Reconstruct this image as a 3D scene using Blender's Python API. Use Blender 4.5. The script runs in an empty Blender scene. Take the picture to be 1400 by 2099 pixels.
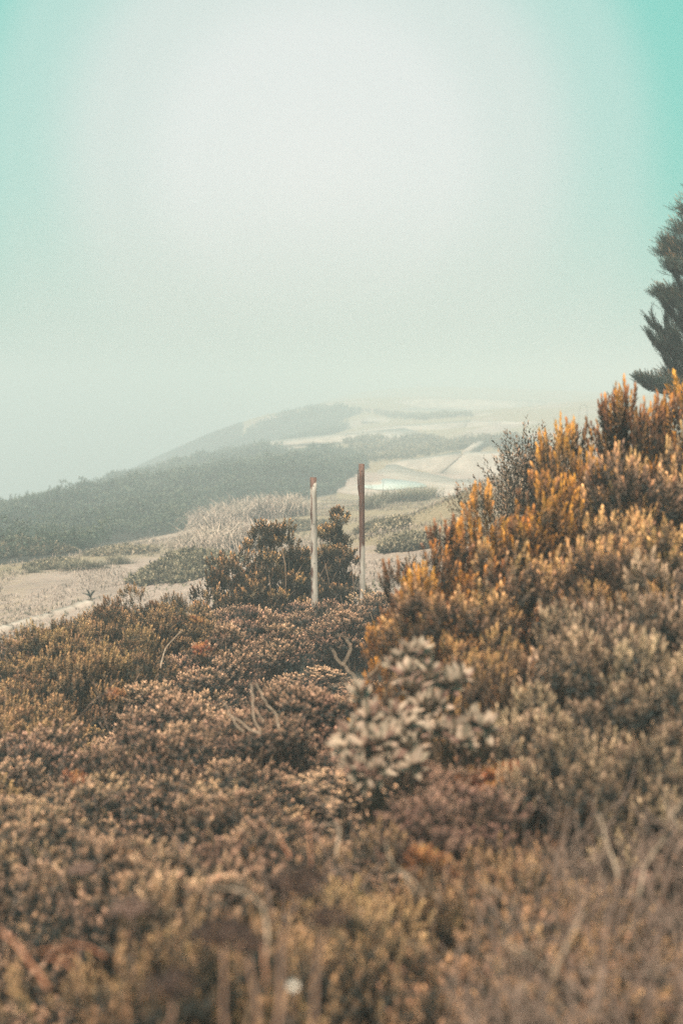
import bpy, math, random
import numpy as np

# ------------------------------------------------------------------ camera, sky, sun, exposure
S = bpy.context.scene
COL = S.collection
EYE = 1.6
FPX = 2915.0                       # focal length in pixels of the 1400 x 2099 photograph
PITCH = math.atan(249.5 / FPX)     # the horizon lies a little above the middle of the frame

cam_data = bpy.data.cameras.new('camera')
cam = bpy.data.objects.new('camera', cam_data)
COL.objects.link(cam)
cam.location = (0, 0, EYE)
cam.rotation_euler = (math.pi / 2 - PITCH, 0, 0)
cam_data.sensor_fit = 'VERTICAL'
cam_data.sensor_height = 36.0
cam_data.lens = FPX / 2099 * 36.0
cam_data.clip_start = 0.05
cam_data.clip_end = 2000
cam_data.dof.use_dof = True
cam_data.dof.focus_distance = 14.0
cam_data.dof.aperture_fstop = 2.2
S.camera = cam

SUN_EL, SUN_AZ = math.radians(58), math.radians(200)   # azimuth clockwise from +Y
world = bpy.data.worlds.new('World')
S.world = world
world.use_nodes = True
wn, wl = world.node_tree.nodes, world.node_tree.links
wn.clear()
w_out = wn.new('ShaderNodeOutputWorld')
w_bg = wn.new('ShaderNodeBackground')
sky = wn.new('ShaderNodeTexSky')
sky.sky_type = 'NISHITA'
sky.sun_disc = False
sky.sun_elevation = SUN_EL
sky.sun_rotation = SUN_AZ
sky.dust_density = 6.0
w_bg.inputs['Strength'].default_value = 0.10
# overcast veil: whitish where the fog bank is thin, teal all round
tc = wn.new('ShaderNodeTexCoord')
dot = wn.new('ShaderNodeVectorMath'); dot.operation = 'DOT_PRODUCT'
g_el, g_az = math.radians(8.6), math.radians(-1.0)
dot.inputs[1].default_value = (math.sin(g_az) * math.cos(g_el), math.cos(g_az) * math.cos(g_el), math.sin(g_el))
acos = wn.new('ShaderNodeMath'); acos.operation = 'ARCCOSINE'
deg = wn.new('ShaderNodeMath'); deg.operation = 'MULTIPLY'; deg.inputs[1].default_value = 1 / math.radians(40)
ramp = wn.new('ShaderNodeValToRGB')
ramp.color_ramp.interpolation = 'EASE'
VEIL = [(0.0, (1.88, 1.98, 1.83)), (0.12, (1.80, 1.94, 1.79)), (0.20, (1.54, 1.80, 1.62)), (0.29, (1.00, 1.66, 1.42)), (0.355, (0.46, 1.52, 1.22)), (0.42, (0.26, 1.42, 1.09)), (1.0, (0.34, 1.34, 1.06))]
while len(ramp.color_ramp.elements) < len(VEIL):
    ramp.color_ramp.elements.new(0.5)
for e, (p, c) in zip(ramp.color_ramp.elements, VEIL):
    e.position = p
    e.color = (*[v / 2 for v in c], 1)
veil_gain = wn.new('ShaderNodeMix'); veil_gain.data_type = 'RGBA'; veil_gain.blend_type = 'MULTIPLY'
veil_gain.inputs[0].default_value = 1.0
veil_gain.inputs[7].default_value = (2.34, 2.25, 2.30, 1)
mixsky = wn.new('ShaderNodeMix'); mixsky.data_type = 'RGBA'
mixsky.inputs[0].default_value = 0.94
wl.new(tc.outputs['Generated'], dot.inputs[0])
wl.new(dot.outputs['Value'], acos.inputs[0])
wl.new(acos.outputs[0], deg.inputs[0])
wl.new(deg.outputs[0], ramp.inputs[0])
wl.new(ramp.outputs[0], veil_gain.inputs[6])
wl.new(sky.outputs[0], mixsky.inputs[6])
# the veil thickens to plain fog grey towards the horizon, all the way round
sepd = wn.new('ShaderNodeSeparateXYZ'); wl.new(tc.outputs['Generated'], sepd.inputs[0])
low = wn.new('ShaderNodeMapRange'); low.interpolation_type = 'SMOOTHSTEP'
low.inputs[1].default_value = math.sin(math.radians(9.0)); low.inputs[2].default_value = math.sin(math.radians(0.3))
low.inputs[3].default_value = 0.0; low.inputs[4].default_value = 0.85
wl.new(sepd.outputs[2], low.inputs[0])
bank = wn.new('ShaderNodeMix'); bank.data_type = 'RGBA'
bank.inputs[7].default_value = (1.72, 1.93, 1.72, 1)
wl.new(low.outputs[0], bank.inputs[0]); wl.new(veil_gain.outputs[2], bank.inputs[6])
wl.new(bank.outputs[2], mixsky.inputs[7])
wl.new(mixsky.outputs[2], w_bg.inputs['Color'])
wl.new(w_bg.outputs[0], w_out.inputs['Surface'])

sun_data = bpy.data.lights.new('sun', 'SUN')
sun_data.energy = 3.5
sun_data.angle = math.radians(22)
sun_data.color = (1.0, 0.78, 0.585)
sun = bpy.data.objects.new('sun', sun_data)
COL.objects.link(sun)
sun.rotation_euler = (math.pi / 2 - SUN_EL, 0, math.pi - SUN_AZ)

S.view_settings.view_transform = 'Standard'
S.view_settings.look = 'None'
S.view_settings.exposure = 1.95
S.view_settings.gamma = 1.0
S.view_settings.use_curve_mapping = False
S.render.engine = 'CYCLES'
S.cycles.use_denoising = False
S.cycles.max_bounces = 6
S.cycles.diffuse_bounces = 3
S.cycles.glossy_bounces = 2
S.cycles.transmission_bounces = 3
S.cycles.volume_bounces = 3
S.cycles.sample_clamp_indirect = 4.0

FOG_DENSITY = 0.0080
FOG_COLOR = (0.500, 0.590, 0.665)

# ------------------------------------------------------------------ helpers
rng = np.random.default_rng(11)
random.seed(5)
cp, sp_ = math.cos(PITCH), math.sin(PITCH)


def far(D):
    """distances were first judged too short: past 30 m they are stretched"""
    return np.where(np.asarray(D) > 30, 30 + (np.asarray(D) - 30) * 3.0, D)


def P(px, py, D):
    """the world point seen at pixel (px, py) of the photograph, D metres ahead of the camera"""
    D = far(D)
    u, v = (px - 700) / FPX, (1049.5 - py) / FPX
    d = np.array([u, cp + v * sp_, -sp_ + v * cp])
    p = d * (D / d[1])
    return np.array([p[0], p[1], p[2] + EYE])


def project(x, y, z):
    z = z - EYE
    depth = y * cp - z * sp_
    up = y * sp_ + z * cp
    depth = np.maximum(depth, 1e-3)
    return 700 + FPX * x / depth, 1049.5 - FPX * up / depth


def inside(poly, px, py):
    px, py = np.asarray(px, float), np.asarray(py, float)
    res = np.zeros(px.shape, bool)
    n = len(poly)
    for i in range(n):
        x0, y0 = poly[i]
        x1, y1 = poly[(i + 1) % n]
        if y0 == y1:
            continue
        c = ((y0 > py) != (y1 > py)) & (px < (x1 - x0) * (py - y0) / (y1 - y0) + x0)
        res ^= c
    return res


def mesh_np(name, V, F, mat, tint=None, smooth=False):
    V = np.ascontiguousarray(V, np.float32)
    F = np.ascontiguousarray(F, np.int32)
    k = F.shape[1]
    me = bpy.data.meshes.new(name)
    me.vertices.add(len(V))
    me.vertices.foreach_set('co', V.ravel())
    me.loops.add(F.size)
    me.loops.foreach_set('vertex_index', F.ravel())
    me.polygons.add(len(F))
    me.polygons.foreach_set('loop_start', np.arange(len(F), dtype=np.int32) * k)
    if smooth:
        me.polygons.foreach_set('use_smooth', np.ones(len(F), bool))
    if tint is not None:
        a = me.attributes.new('tint', 'FLOAT_COLOR', 'POINT')
        c = np.ones((len(V), 4), np.float32)
        c[:, :3] = tint
        a.data.foreach_set('color', c.ravel())
    if mat is not None:
        me.materials.append(mat)
    me.update(calc_edges=True)
    me.validate()
    return me


def link(name, me, parent=None, loc=(0, 0, 0)):
    o = bpy.data.objects.new(name, me)
    COL.objects.link(o)
    o.parent = parent
    o.location = loc
    return o


def tag(o, label=None, cat=None, group=None, kind=None):
    if label: o['label'] = label
    if cat: o['category'] = cat
    if group: o['group'] = group
    if kind: o['kind'] = kind
    return o


def empty(name, loc=(0, 0, 0), rz=0.0):
    o = bpy.data.objects.new(name, None)
    COL.objects.link(o)
    o.location = loc
    o.rotation_euler = (0, 0, rz)
    o.empty_display_size = 0.1
    return o


def copy_tree(o, parent=None):
    c = o.copy()
    COL.objects.link(c)
    if parent is not None:
        c.parent = parent
    for ch in list(o.children):
        copy_tree(ch, c)
    return c


def tube(pts, radii, sides=5):
    """vertices and quad faces of a tapered tube along a polyline"""
    pts = np.asarray(pts, float)
    n = len(pts)
    tang = np.gradient(pts, axis=0)
    tang /= np.linalg.norm(tang, axis=1)[:, None] + 1e-9
    ref = np.array([0.31, 0.95, 0.05]) if abs(tang[0][2]) > 0.6 else np.array([0.0, 0.0, 1.0])
    V, F = [], []
    for i in range(n):
        a = np.cross(tang[i], ref); a /= np.linalg.norm(a) + 1e-9
        b = np.cross(tang[i], a)
        for k in range(sides):
            t = 2 * math.pi * k / sides
            V.append(pts[i] + radii[i] * (math.cos(t) * a + math.sin(t) * b))
    for i in range(n - 1):
        for k in range(sides):
            k2 = (k + 1) % sides
            F.append((i * sides + k, i * sides + k2, (i + 1) * sides + k2, (i + 1) * sides + k))
    V.append(pts[-1] + tang[-1] * radii[-1]); V.append(pts[0])
    for k in range(sides):
        k2 = (k + 1) % sides
        F.append(((n - 1) * sides + k, (n - 1) * sides + k2, n * sides, n * sides))
        F.append((k2, k, n * sides + 1, n * sides + 1))
    return np.array(V), np.array(F)


def tri(F):
    F = np.asarray(F)
    if F.shape[1] == 3:
        return F
    a, b = F[:, [0, 1, 2]], F[:, [0, 2, 3]]
    return np.vstack([a, b[b[:, 1] != b[:, 2]]])


def join(parts):
    Vs, Fs, o = [], [], 0
    for V, F in parts:
        Vs.append(V)
        Fs.append(tri(F) + o)
        o += len(V)
    return np.vstack(Vs), np.vstack(Fs)


def wobble(a, b, n, amp, r):
    """a wandering polyline from a to b"""
    a, b = np.asarray(a, float), np.asarray(b, float)
    L = np.linalg.norm(b - a)
    t = np.linspace(0, 1, n)[:, None]
    off = r.normal(0, 1, (3, 3)) * amp * L
    base = a + (b - a) * t
    for k in range(3):
        base += off[k] * np.sin(math.pi * (k + 1) * t) / (k + 1)
    return base


def vnoise(x, y, scale, seed=0):
    """smooth value noise in about -1..1"""
    r = np.random.default_rng(seed)
    out = 0
    for k in range(6):
        a = r.uniform(0, 2 * math.pi)
        f = scale * r.uniform(0.6, 1.7)
        out = out + np.sin((x * math.cos(a) + y * math.sin(a)) * f + r.uniform(0, 6.28))
    return out / 3.2


# ------------------------------------------------------------------ materials
def new_mat(name):
    m = bpy.data.materials.new(name)
    m.use_nodes = True
    m.node_tree.nodes.clear()
    return m, m.node_tree.nodes, m.node_tree.links


def rgba(c): return (c[0], c[1], c[2], 1)


def leaf_mat(name, old, young, tip, rough=0.6, trans=0.14, hue=0.25, shift=(-0.010, 0.005), sat=0.84):
    """leaf colours: tint.r = sprig to sprig, tint.g = age along the shoot, its dark end also holding painted shade, tint.b = leaf to leaf"""
    m, n, l = new_mat(name)
    old, young, tip = [c * 0.50 for c in old], [c * 0.88 for c in young], [c * 0.87 for c in tip]  # old colour darkened further: shade of the shrub hollows put into it
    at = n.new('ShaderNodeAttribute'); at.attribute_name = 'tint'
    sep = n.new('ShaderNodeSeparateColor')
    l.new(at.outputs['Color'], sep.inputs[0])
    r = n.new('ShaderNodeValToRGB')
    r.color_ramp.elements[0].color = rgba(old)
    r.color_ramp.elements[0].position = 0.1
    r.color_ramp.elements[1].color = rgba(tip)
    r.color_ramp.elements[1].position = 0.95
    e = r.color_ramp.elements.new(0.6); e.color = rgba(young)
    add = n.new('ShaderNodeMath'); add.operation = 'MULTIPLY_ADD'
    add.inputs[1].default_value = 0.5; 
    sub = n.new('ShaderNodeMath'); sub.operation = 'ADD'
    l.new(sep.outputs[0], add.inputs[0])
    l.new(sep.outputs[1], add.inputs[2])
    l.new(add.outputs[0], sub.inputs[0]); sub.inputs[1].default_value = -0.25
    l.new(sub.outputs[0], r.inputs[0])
    hs = n.new('ShaderNodeHueSaturation'); hs.inputs['Saturation'].default_value = sat
    oi = n.new('ShaderNodeObjectInfo')
    ov = n.new('ShaderNodeMapRange'); ov.inputs[3].default_value = 0.80; ov.inputs[4].default_value = 1.18
    l.new(oi.outputs['Random'], ov.inputs[0])
    om = n.new('ShaderNodeMath'); om.operation = 'MULTIPLY'
    ofr = n.new('ShaderNodeMath'); ofr.operation = 'FRACT'
    om7 = n.new('ShaderNodeMath'); om7.operation = 'MULTIPLY'; om7.inputs[1].default_value = 7.13
    l.new(oi.outputs['Random'], om7.inputs[0]); l.new(om7.outputs[0], ofr.inputs[0])
    oh = n.new('ShaderNodeMapRange'); oh.inputs[3].default_value = shift[0]; oh.inputs[4].default_value = shift[1]
    l.new(ofr.outputs[0], oh.inputs[0])
    oa = n.new('ShaderNodeMath'); oa.operation = 'ADD'
    mr = n.new('ShaderNodeMapRange')
    mr.inputs[3].default_value = 1 - hue * 1.4; mr.inputs[4].default_value = 1 + hue * 1.4
    l.new(sep.outputs[2], mr.inputs[0])
    l.new(mr.outputs[0], om.inputs[0]); l.new(ov.outputs[0], om.inputs[1]); l.new(om.outputs[0], hs.inputs['Value'])
    mh = n.new('ShaderNodeMapRange'); mh.inputs[3].default_value = 0.488; mh.inputs[4].default_value = 0.515
    l.new(sep.outputs[0], mh.inputs[0]); l.new(mh.outputs[0], oa.inputs[0]); l.new(oh.outputs[0], oa.inputs[1]); l.new(oa.outputs[0], hs.inputs['Hue'])
    l.new(r.outputs[0], hs.inputs['Color'])
    p = n.new('ShaderNodeBsdfPrincipled')
    p.inputs['Roughness'].default_value = rough
    p.inputs['Specular IOR Level'].default_value = 0.25
    t = n.new('ShaderNodeBsdfTranslucent')
    mx = n.new('ShaderNodeMixShader'); mx.inputs[0].default_value = trans
    l.new(hs.outputs[0], p.inputs['Base Color']); l.new(hs.outputs[0], t.inputs['Color'])
    o = n.new('ShaderNodeOutputMaterial')
    l.new(p.outputs[0], mx.inputs[1]); l.new(t.outputs[0], mx.inputs[2]); l.new(mx.outputs[0], o.inputs[0])
    return m


def solid_mat(name, c1, c2, scale=8.0, rough=0.85, bump=0.3, bscale=40.0, stretch=(1, 1, 1), bdist=0.01):
    m, n, l = new_mat(name)
    tcn = n.new('ShaderNodeTexCoord')
    mp = n.new('ShaderNodeMapping'); mp.inputs['Scale'].default_value = stretch
    l.new(tcn.outputs['Object'], mp.inputs[0])
    no = n.new('ShaderNodeTexNoise'); no.inputs['Scale'].default_value = scale; no.inputs['Detail'].default_value = 6
    l.new(mp.outputs[0], no.inputs[0])
    r = n.new('ShaderNodeValToRGB')
    r.color_ramp.elements[0].color = rgba(c1); r.color_ramp.elements[0].position = 0.35
    r.color_ramp.elements[1].color = rgba(c2); r.color_ramp.elements[1].position = 0.68
    l.new(no.outputs[0], r.inputs[0])
    n2 = n.new('ShaderNodeTexNoise'); n2.inputs['Scale'].default_value = bscale; n2.inputs['Detail'].default_value = 4
    l.new(mp.outputs[0], n2.inputs[0])
    b = n.new('ShaderNodeBump'); b.inputs['Strength'].default_value = bump; b.inputs['Distance'].default_value = bdist
    l.new(n2.outputs[0], b.inputs['Height'])
    p = n.new('ShaderNodeBsdfPrincipled'); p.inputs['Roughness'].default_value = rough
    p.inputs['Specular IOR Level'].default_value = 0.2
    l.new(r.outputs[0], p.inputs['Base Color']); l.new(b.outputs[0], p.inputs['Normal'])
    o = n.new('ShaderNodeOutputMaterial'); l.new(p.outputs[0], o.inputs[0])
    return m


M_BROWN = leaf_mat('brown_leaf', (0.024, 0.042, 0.048), (0.222, 0.136, 0.088), (0.570, 0.335, 0.212))  # old tone is dark teal, standing in for shade inside the shrub
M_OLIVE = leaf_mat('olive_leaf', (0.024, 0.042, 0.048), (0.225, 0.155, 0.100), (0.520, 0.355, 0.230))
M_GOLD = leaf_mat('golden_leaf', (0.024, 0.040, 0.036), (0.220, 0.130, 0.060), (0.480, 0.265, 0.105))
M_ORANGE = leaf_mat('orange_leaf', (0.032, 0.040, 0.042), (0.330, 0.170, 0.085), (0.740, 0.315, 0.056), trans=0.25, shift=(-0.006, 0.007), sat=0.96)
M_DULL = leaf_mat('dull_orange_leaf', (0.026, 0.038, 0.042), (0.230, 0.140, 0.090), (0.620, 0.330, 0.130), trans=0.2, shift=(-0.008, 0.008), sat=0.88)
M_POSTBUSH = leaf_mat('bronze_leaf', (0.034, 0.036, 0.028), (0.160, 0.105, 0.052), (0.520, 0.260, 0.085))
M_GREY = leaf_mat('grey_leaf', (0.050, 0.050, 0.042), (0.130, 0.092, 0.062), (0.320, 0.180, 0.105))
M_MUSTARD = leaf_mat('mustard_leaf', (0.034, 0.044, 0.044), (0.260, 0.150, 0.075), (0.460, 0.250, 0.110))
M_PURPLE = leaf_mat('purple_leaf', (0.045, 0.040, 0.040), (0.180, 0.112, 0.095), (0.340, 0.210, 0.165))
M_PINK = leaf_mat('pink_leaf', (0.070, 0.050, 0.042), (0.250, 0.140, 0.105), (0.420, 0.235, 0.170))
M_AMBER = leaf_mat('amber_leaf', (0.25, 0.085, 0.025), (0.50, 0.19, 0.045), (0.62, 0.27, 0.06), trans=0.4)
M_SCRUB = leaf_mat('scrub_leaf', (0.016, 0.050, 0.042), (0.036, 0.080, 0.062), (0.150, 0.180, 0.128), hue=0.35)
M_MAT = leaf_mat('mat_leaf', (0.090, 0.090, 0.060), (0.220, 0.195, 0.130), (0.380, 0.310, 0.205))
M_GRASS = leaf_mat('dry_grass_blade', (0.150, 0.122, 0.095), (0.280, 0.222, 0.182), (0.420, 0.335, 0.285), hue=0.3)
M_GREEN_GRASS = leaf_mat('green_grass_blade', (0.070, 0.075, 0.045), (0.130, 0.125, 0.080), (0.240, 0.200, 0.130), hue=0.3)
M_PALE = leaf_mat('pale_leaf', (0.22, 0.190, 0.145), (0.33, 0.265, 0.205), (0.48, 0.340, 0.255), trans=0.2, hue=0.16)
M_CYPRESS = leaf_mat('cypress_needle', (0.014, 0.042, 0.038), (0.036, 0.062, 0.050), (0.280, 0.145, 0.065), trans=0.15)
M_SPIKY = leaf_mat('spiky_leaf', (0.03, 0.045, 0.04), (0.04, 0.06, 0.05), (0.05, 0.07, 0.06))
M_TWIG = solid_mat('twig_bark', (0.070, 0.050, 0.036), (0.150, 0.110, 0.080), 20, bump=0.4)
M_DEADWOOD = solid_mat('dead_wood', (0.140, 0.110, 0.086), (0.270, 0.220, 0.180), 25, bump=0.5)
M_STALK = solid_mat('dry_stalk', (0.190, 0.080, 0.048), (0.310, 0.160, 0.105), 12, bump=0.3)
M_STEM = solid_mat('dry_stem', (0.120, 0.076, 0.062), (0.210, 0.136, 0.112), 12, bump=0.3)
M_SEED = solid_mat('dark_seed_head', (0.018, 0.014, 0.014), (0.050, 0.036, 0.034), 60, bump=0.6)
M_SEED2 = solid_mat('dusty_seed_head', (0.085, 0.058, 0.052), (0.16, 0.112, 0.100), 60, bump=0.6)
M_CONCRETE = solid_mat('weathered_concrete', (0.180, 0.166, 0.154), (0.300, 0.272, 0.250), 0.8, bump=0.4, bscale=6, bdist=0.03)
M_STONE = solid_mat('pale_stone', (0.28, 0.25, 0.22), (0.44, 0.40, 0.36), 6, bump=0.5, bscale=20)
M_BARK = solid_mat('tree_bark', (0.05, 0.038, 0.03), (0.11, 0.085, 0.065), 8, bump=0.8, bscale=20, stretch=(1, 1, 0.25), bdist=0.03)
M_METAL = solid_mat('dark_pipe', (0.12, 0.12, 0.12), (0.2, 0.19, 0.18), 10)
M_PETAL = solid_mat('white_petal', (0.75, 0.72, 0.68), (0.8, 0.78, 0.74), 10)


def post_mat(name, rust_z0, rust_z1, rust_amount):
    """white paint that flakes to brown rust; more rust where a height ramp (metres above the base) says so"""
    m, n, l = new_mat(name)
    tcn = n.new('ShaderNodeTexCoord')
    sep = n.new('ShaderNodeSeparateXYZ'); l.new(tcn.outputs['Object'], sep.inputs[0])
    mp = n.new('ShaderNodeMapping'); mp.inputs['Scale'].default_value = (1, 1, 0.22)
    l.new(tcn.outputs['Object'], mp.inputs[0])
    n1 = n.new('ShaderNodeTexNoise'); n1.inputs['Scale'].default_value = 38; n1.inputs['Detail'].default_value = 8
    n1.inputs['Roughness'].default_value = 0.7
    l.new(mp.outputs[0], n1.inputs[0])
    mr = n.new('ShaderNodeMapRange'); mr.inputs[1].default_value = rust_z0; mr.inputs[2].default_value = rust_z1
    mr.inputs[3].default_value = -0.20 + rust_amount; mr.inputs[4].default_value = 0.32 + rust_amount
    l.new(sep.outputs[2], mr.inputs[0])
    # the left face of the post carries more rust than the face towards the path
    mx_ = n.new('ShaderNodeMapRange'); mx_.inputs[1].default_value = -0.012; mx_.inputs[2].default_value = -0.026
    mx_.inputs[3].default_value = 0.0; mx_.inputs[4].default_value = 0.26
    l.new(sep.outputs[0], mx_.inputs[0])
    a0 = n.new('ShaderNodeMath'); a0.operation = 'ADD'
    l.new(mr.outputs[0], a0.inputs[0]); l.new(mx_.outputs[0], a0.inputs[1])
    a1 = n.new('ShaderNodeMath'); a1.operation = 'ADD'
    l.new(n1.outputs[0], a1.inputs[0]); l.new(a0.outputs[0], a1.inputs[1])
    st = n.new('ShaderNodeMapRange'); st.inputs[1].default_value = 0.52; st.inputs[2].default_value = 0.60
    l.new(a1.outputs[0], st.inputs[0])
    paint = n.new('ShaderNodeValToRGB')
    paint.color_ramp.elements[0].color = (0.10, 0.098, 0.092, 1); paint.color_ramp.elements[0].position = 0.3
    paint.color_ramp.elements[1].color = (0.29, 0.282, 0.268, 1); paint.color_ramp.elements[1].position = 0.62
    n2 = n.new('ShaderNodeTexNoise'); n2.inputs['Scale'].default_value = 22; n2.inputs['Detail'].default_value = 7
    l.new(mp.outputs[0], n2.inputs[0]); l.new(n2.outputs[0], paint.inputs[0])
    rust = n.new('ShaderNodeValToRGB')
    rust.color_ramp.elements[0].color = (0.030, 0.016, 0.013, 1); rust.color_ramp.elements[0].position = 0.3
    rust.color_ramp.elements[1].color = (0.085, 0.040, 0.030, 1); rust.color_ramp.elements[1].position = 0.7
    n3 = n.new('ShaderNodeTexNoise'); n3.inputs['Scale'].default_value = 55; n3.inputs['Detail'].default_value = 6
    l.new(mp.outputs[0], n3.inputs[0]); l.new(n3.outputs[0], rust.inputs[0])
    mix = n.new('ShaderNodeMix'); mix.data_type = 'RGBA'
    l.new(st.outputs[0], mix.inputs[0]); l.new(paint.outputs[0], mix.inputs[6]); l.new(rust.outputs[0], mix.inputs[7])
    b = n.new('ShaderNodeBump'); b.inputs['Strength'].default_value = 0.5; b.inputs['Distance'].default_value = 0.004
    b.invert = True
    l.new(a1.outputs[0], b.inputs['Height'])
    p = n.new('ShaderNodeBsdfPrincipled'); p.inputs['Roughness'].default_value = 0.75
    l.new(mix.outputs[2], p.inputs['Base Color']); l.new(b.outputs[0], p.inputs['Normal'])
    o = n.new('ShaderNodeOutputMaterial'); l.new(p.outputs[0], o.inputs[0])
    return m


def ground_mat():
    """sand where tint.r is high, dark leaf litter elsewhere; tint.g = thin grass cover on the sand"""
    m, n, l = new_mat('headland_soil')
    at = n.new('ShaderNodeAttribute'); at.attribute_name = 'tint'
    sep = n.new('ShaderNodeSeparateColor'); l.new(at.outputs['Color'], sep.inputs[0])
    tcn = n.new('ShaderNodeTexCoord')
    def noise(s, d=6, rgh=0.6):
        q = n.new('ShaderNodeTexNoise'); q.inputs['Scale'].default_value = s; q.inputs['Detail'].default_value = d
        q.inputs['Roughness'].default_value = rgh
        l.new(tcn.outputs['Object'], q.inputs[0]); return q
    n1, n2, n3 = noise(0.55, 8, 0.65), noise(3.0, 8, 0.7), noise(14.0, 6, 0.7)
    sand = n.new('ShaderNodeValToRGB')
    sand.color_ramp.elements[0].color = (0.140, 0.120, 0.111, 1); sand.color_ramp.elements[0].position = 0.32
    sand.color_ramp.elements[1].color = (0.305, 0.255, 0.236, 1); sand.color_ramp.elements[1].position = 0.66
    av = n.new('ShaderNodeMath'); av.operation = 'MULTIPLY_ADD'; av.inputs[1].default_value = 0.5
    hv = n.new('ShaderNodeMath'); hv.operation = 'MULTIPLY'; hv.inputs[1].default_value = 0.5
    l.new(n2.outputs[0], hv.inputs[0]); l.new(n1.outputs[0], av.inputs[0]); l.new(hv.outputs[0], av.inputs[2])
    l.new(av.outputs[0], sand.inputs[0])
    lit = n.new('ShaderNodeValToRGB')
    lit.color_ramp.elements[0].color = (0.012, 0.020, 0.022, 1); lit.color_ramp.elements[0].position = 0.35  # litter darkened and tinted teal, painting in shade beneath the shrubs
    lit.color_ramp.elements[1].color = (0.045, 0.045, 0.038, 1); lit.color_ramp.elements[1].position = 0.7
    l.new(n3.outputs[0], lit.inputs[0])
    gr = n.new('ShaderNodeValToRGB')
    gr.color_ramp.elements[0].color = (0.10, 0.092, 0.062, 1); gr.color_ramp.elements[0].position = 0.3
    gr.color_ramp.elements[1].color = (0.260, 0.215, 0.155, 1); gr.color_ramp.elements[1].position = 0.7
    l.new(n3.outputs[0], gr.inputs[0])
    def thresh(src, off_noise, lo, hi, amp):
        a = n.new('ShaderNodeMath'); a.operation = 'MULTIPLY_ADD'; a.inputs[1].default_value = amp
        l.new(off_noise.outputs[0], a.inputs[0]); l.new(src, a.inputs[2])
        r = n.new('ShaderNodeMapRange'); r.inputs[1].default_value = lo; r.inputs[2].default_value = hi
        l.new(a.outputs[0], r.inputs[0]); return r
    t1 = thresh(sep.outputs[0], n2, 0.65, 0.9, 0.55)
    t2 = thresh(sep.outputs[1], n2, 0.62, 0.85, 0.7)
    mg = n.new('ShaderNodeMix'); mg.data_type = 'RGBA'
    l.new(t2.outputs[0], mg.inputs[0]); l.new(sand.outputs[0], mg.inputs[6]); l.new(gr.outputs[0], mg.inputs[7])
    mix = n.new('ShaderNodeMix'); mix.data_type = 'RGBA'
    l.new(t1.outputs[0], mix.inputs[0]); l.new(lit.outputs[0], mix.inputs[6]); l.new(mg.outputs[2], mix.inputs[7])
    b = n.new('ShaderNodeBump'); b.inputs['Strength'].default_value = 0.9; b.inputs['Distance'].default_value = 0.12
    bs = n.new('ShaderNodeMath'); bs.operation = 'MULTIPLY_ADD'; bs.inputs[1].default_value = 0.35
    l.new(n3.outputs[0], bs.inputs[0]); l.new(n2.outputs[0], bs.inputs[2])
    l.new(bs.outputs[0], b.inputs['Height'])
    p = n.new('ShaderNodeBsdfPrincipled'); p.inputs['Roughness'].default_value = 0.95
    p.inputs['Specular IOR Level'].default_value = 0.1
    l.new(mix.outputs[2], p.inputs['Base Color']); l.new(b.outputs[0], p.inputs['Normal'])
    o = n.new('ShaderNodeOutputMaterial'); l.new(p.outputs[0], o.inputs[0])
    return m


def puddle_mat():
    m, n, l = new_mat('shallow_water')
    p = n.new('ShaderNodeBsdfPrincipled')
    tcn = n.new('ShaderNodeTexCoord')
    no = n.new('ShaderNodeTexNoise'); no.inputs['Scale'].default_value = 1.6; no.inputs['Detail'].default_value = 6
    l.new(tcn.outputs['Object'], no.inputs[0])
    r = n.new('ShaderNodeValToRGB')
    r.color_ramp.elements[0].color = (0.27, 0.335, 0.335, 1); r.color_ramp.elements[0].position = 0.35
    r.color_ramp.elements[1].color = (0.36, 0.405, 0.40, 1); r.color_ramp.elements[1].position = 0.7
    l.new(no.outputs[0], r.inputs[0]); l.new(r.outputs[0], p.inputs['Base Color'])
    p.inputs['Roughness'].default_value = 0.35
    o = n.new('ShaderNodeOutputMaterial'); l.new(p.outputs[0], o.inputs[0])
    return m


# ------------------------------------------------------------------ the ground
CTRL_PX = [  # pixel, distance, height of the plants that hide the ground there
    (700, 2099, 2.3, .50), (0, 2099, 2.3, .50), (1400, 2099, 2.2, .45), (0, 1700, 3.9, .50), (700, 1700, 3.7, .50), (1400, 1700, 3.3, .50),
    (0, 1500, 6.0, .50), (500, 1400, 7.8, .55), (850, 1500, 5.0, .45), (1250, 1450, 4.6, .70), (1150, 1100, 6.0, 1.05), (1350, 900, 6.8, 1.3),
    (1400, 780, 7.3, 1.5), (950, 1150, 6.0, .90), (50, 1300, 9.5, .50), (280, 1215, 11.0, .55), (450, 1220, 11.5, .50), (650, 1245, 12.0, .50),
    (800, 1190, 13.0, .50), (300, 1205, 24, 0), (50, 1300, 21, 0), (0, 1340, 18.5, 0), (780, 1180, 20, 0), (800, 1100, 27, 0), (900, 1060, 31, 0),
    (600, 1130, 25, 0), (50, 1180, 29, 0), (380, 1110, 32, 0), (0, 1150, 31, 0), (0, 1052, 50, .70), (350, 952, 60, .60), (0, 1090, 70, 0), (0, 1120, 110, 0), (230, 1010, 76, 0), (230, 1030, 112, 0), (400, 965, 85, 0), (400, 985, 115, 0), (500, 905, 108, 0), (200, 1100, 35, .4),
    (560, 1040, 36, .25), (700, 960, 46, .4), (450, 960, 50, .4), (800, 1003, 45, .06), (950, 990, 47, .06), (950, 935, 53, .05), (850, 915, 60, .1),
    (700, 905, 64, .1), (950, 893, 67, .1), (850, 852, 85, .1), (950, 845, 94, .1), (700, 880, 75, .3), (530, 855, 90, .5), (620, 832, 105, .6),
    (750, 824, 110, .3), (1100, 822, 110, .2), (1200, 900, 30, 0), (1100, 1010, 35, 0)]
ctrl = []
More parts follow.
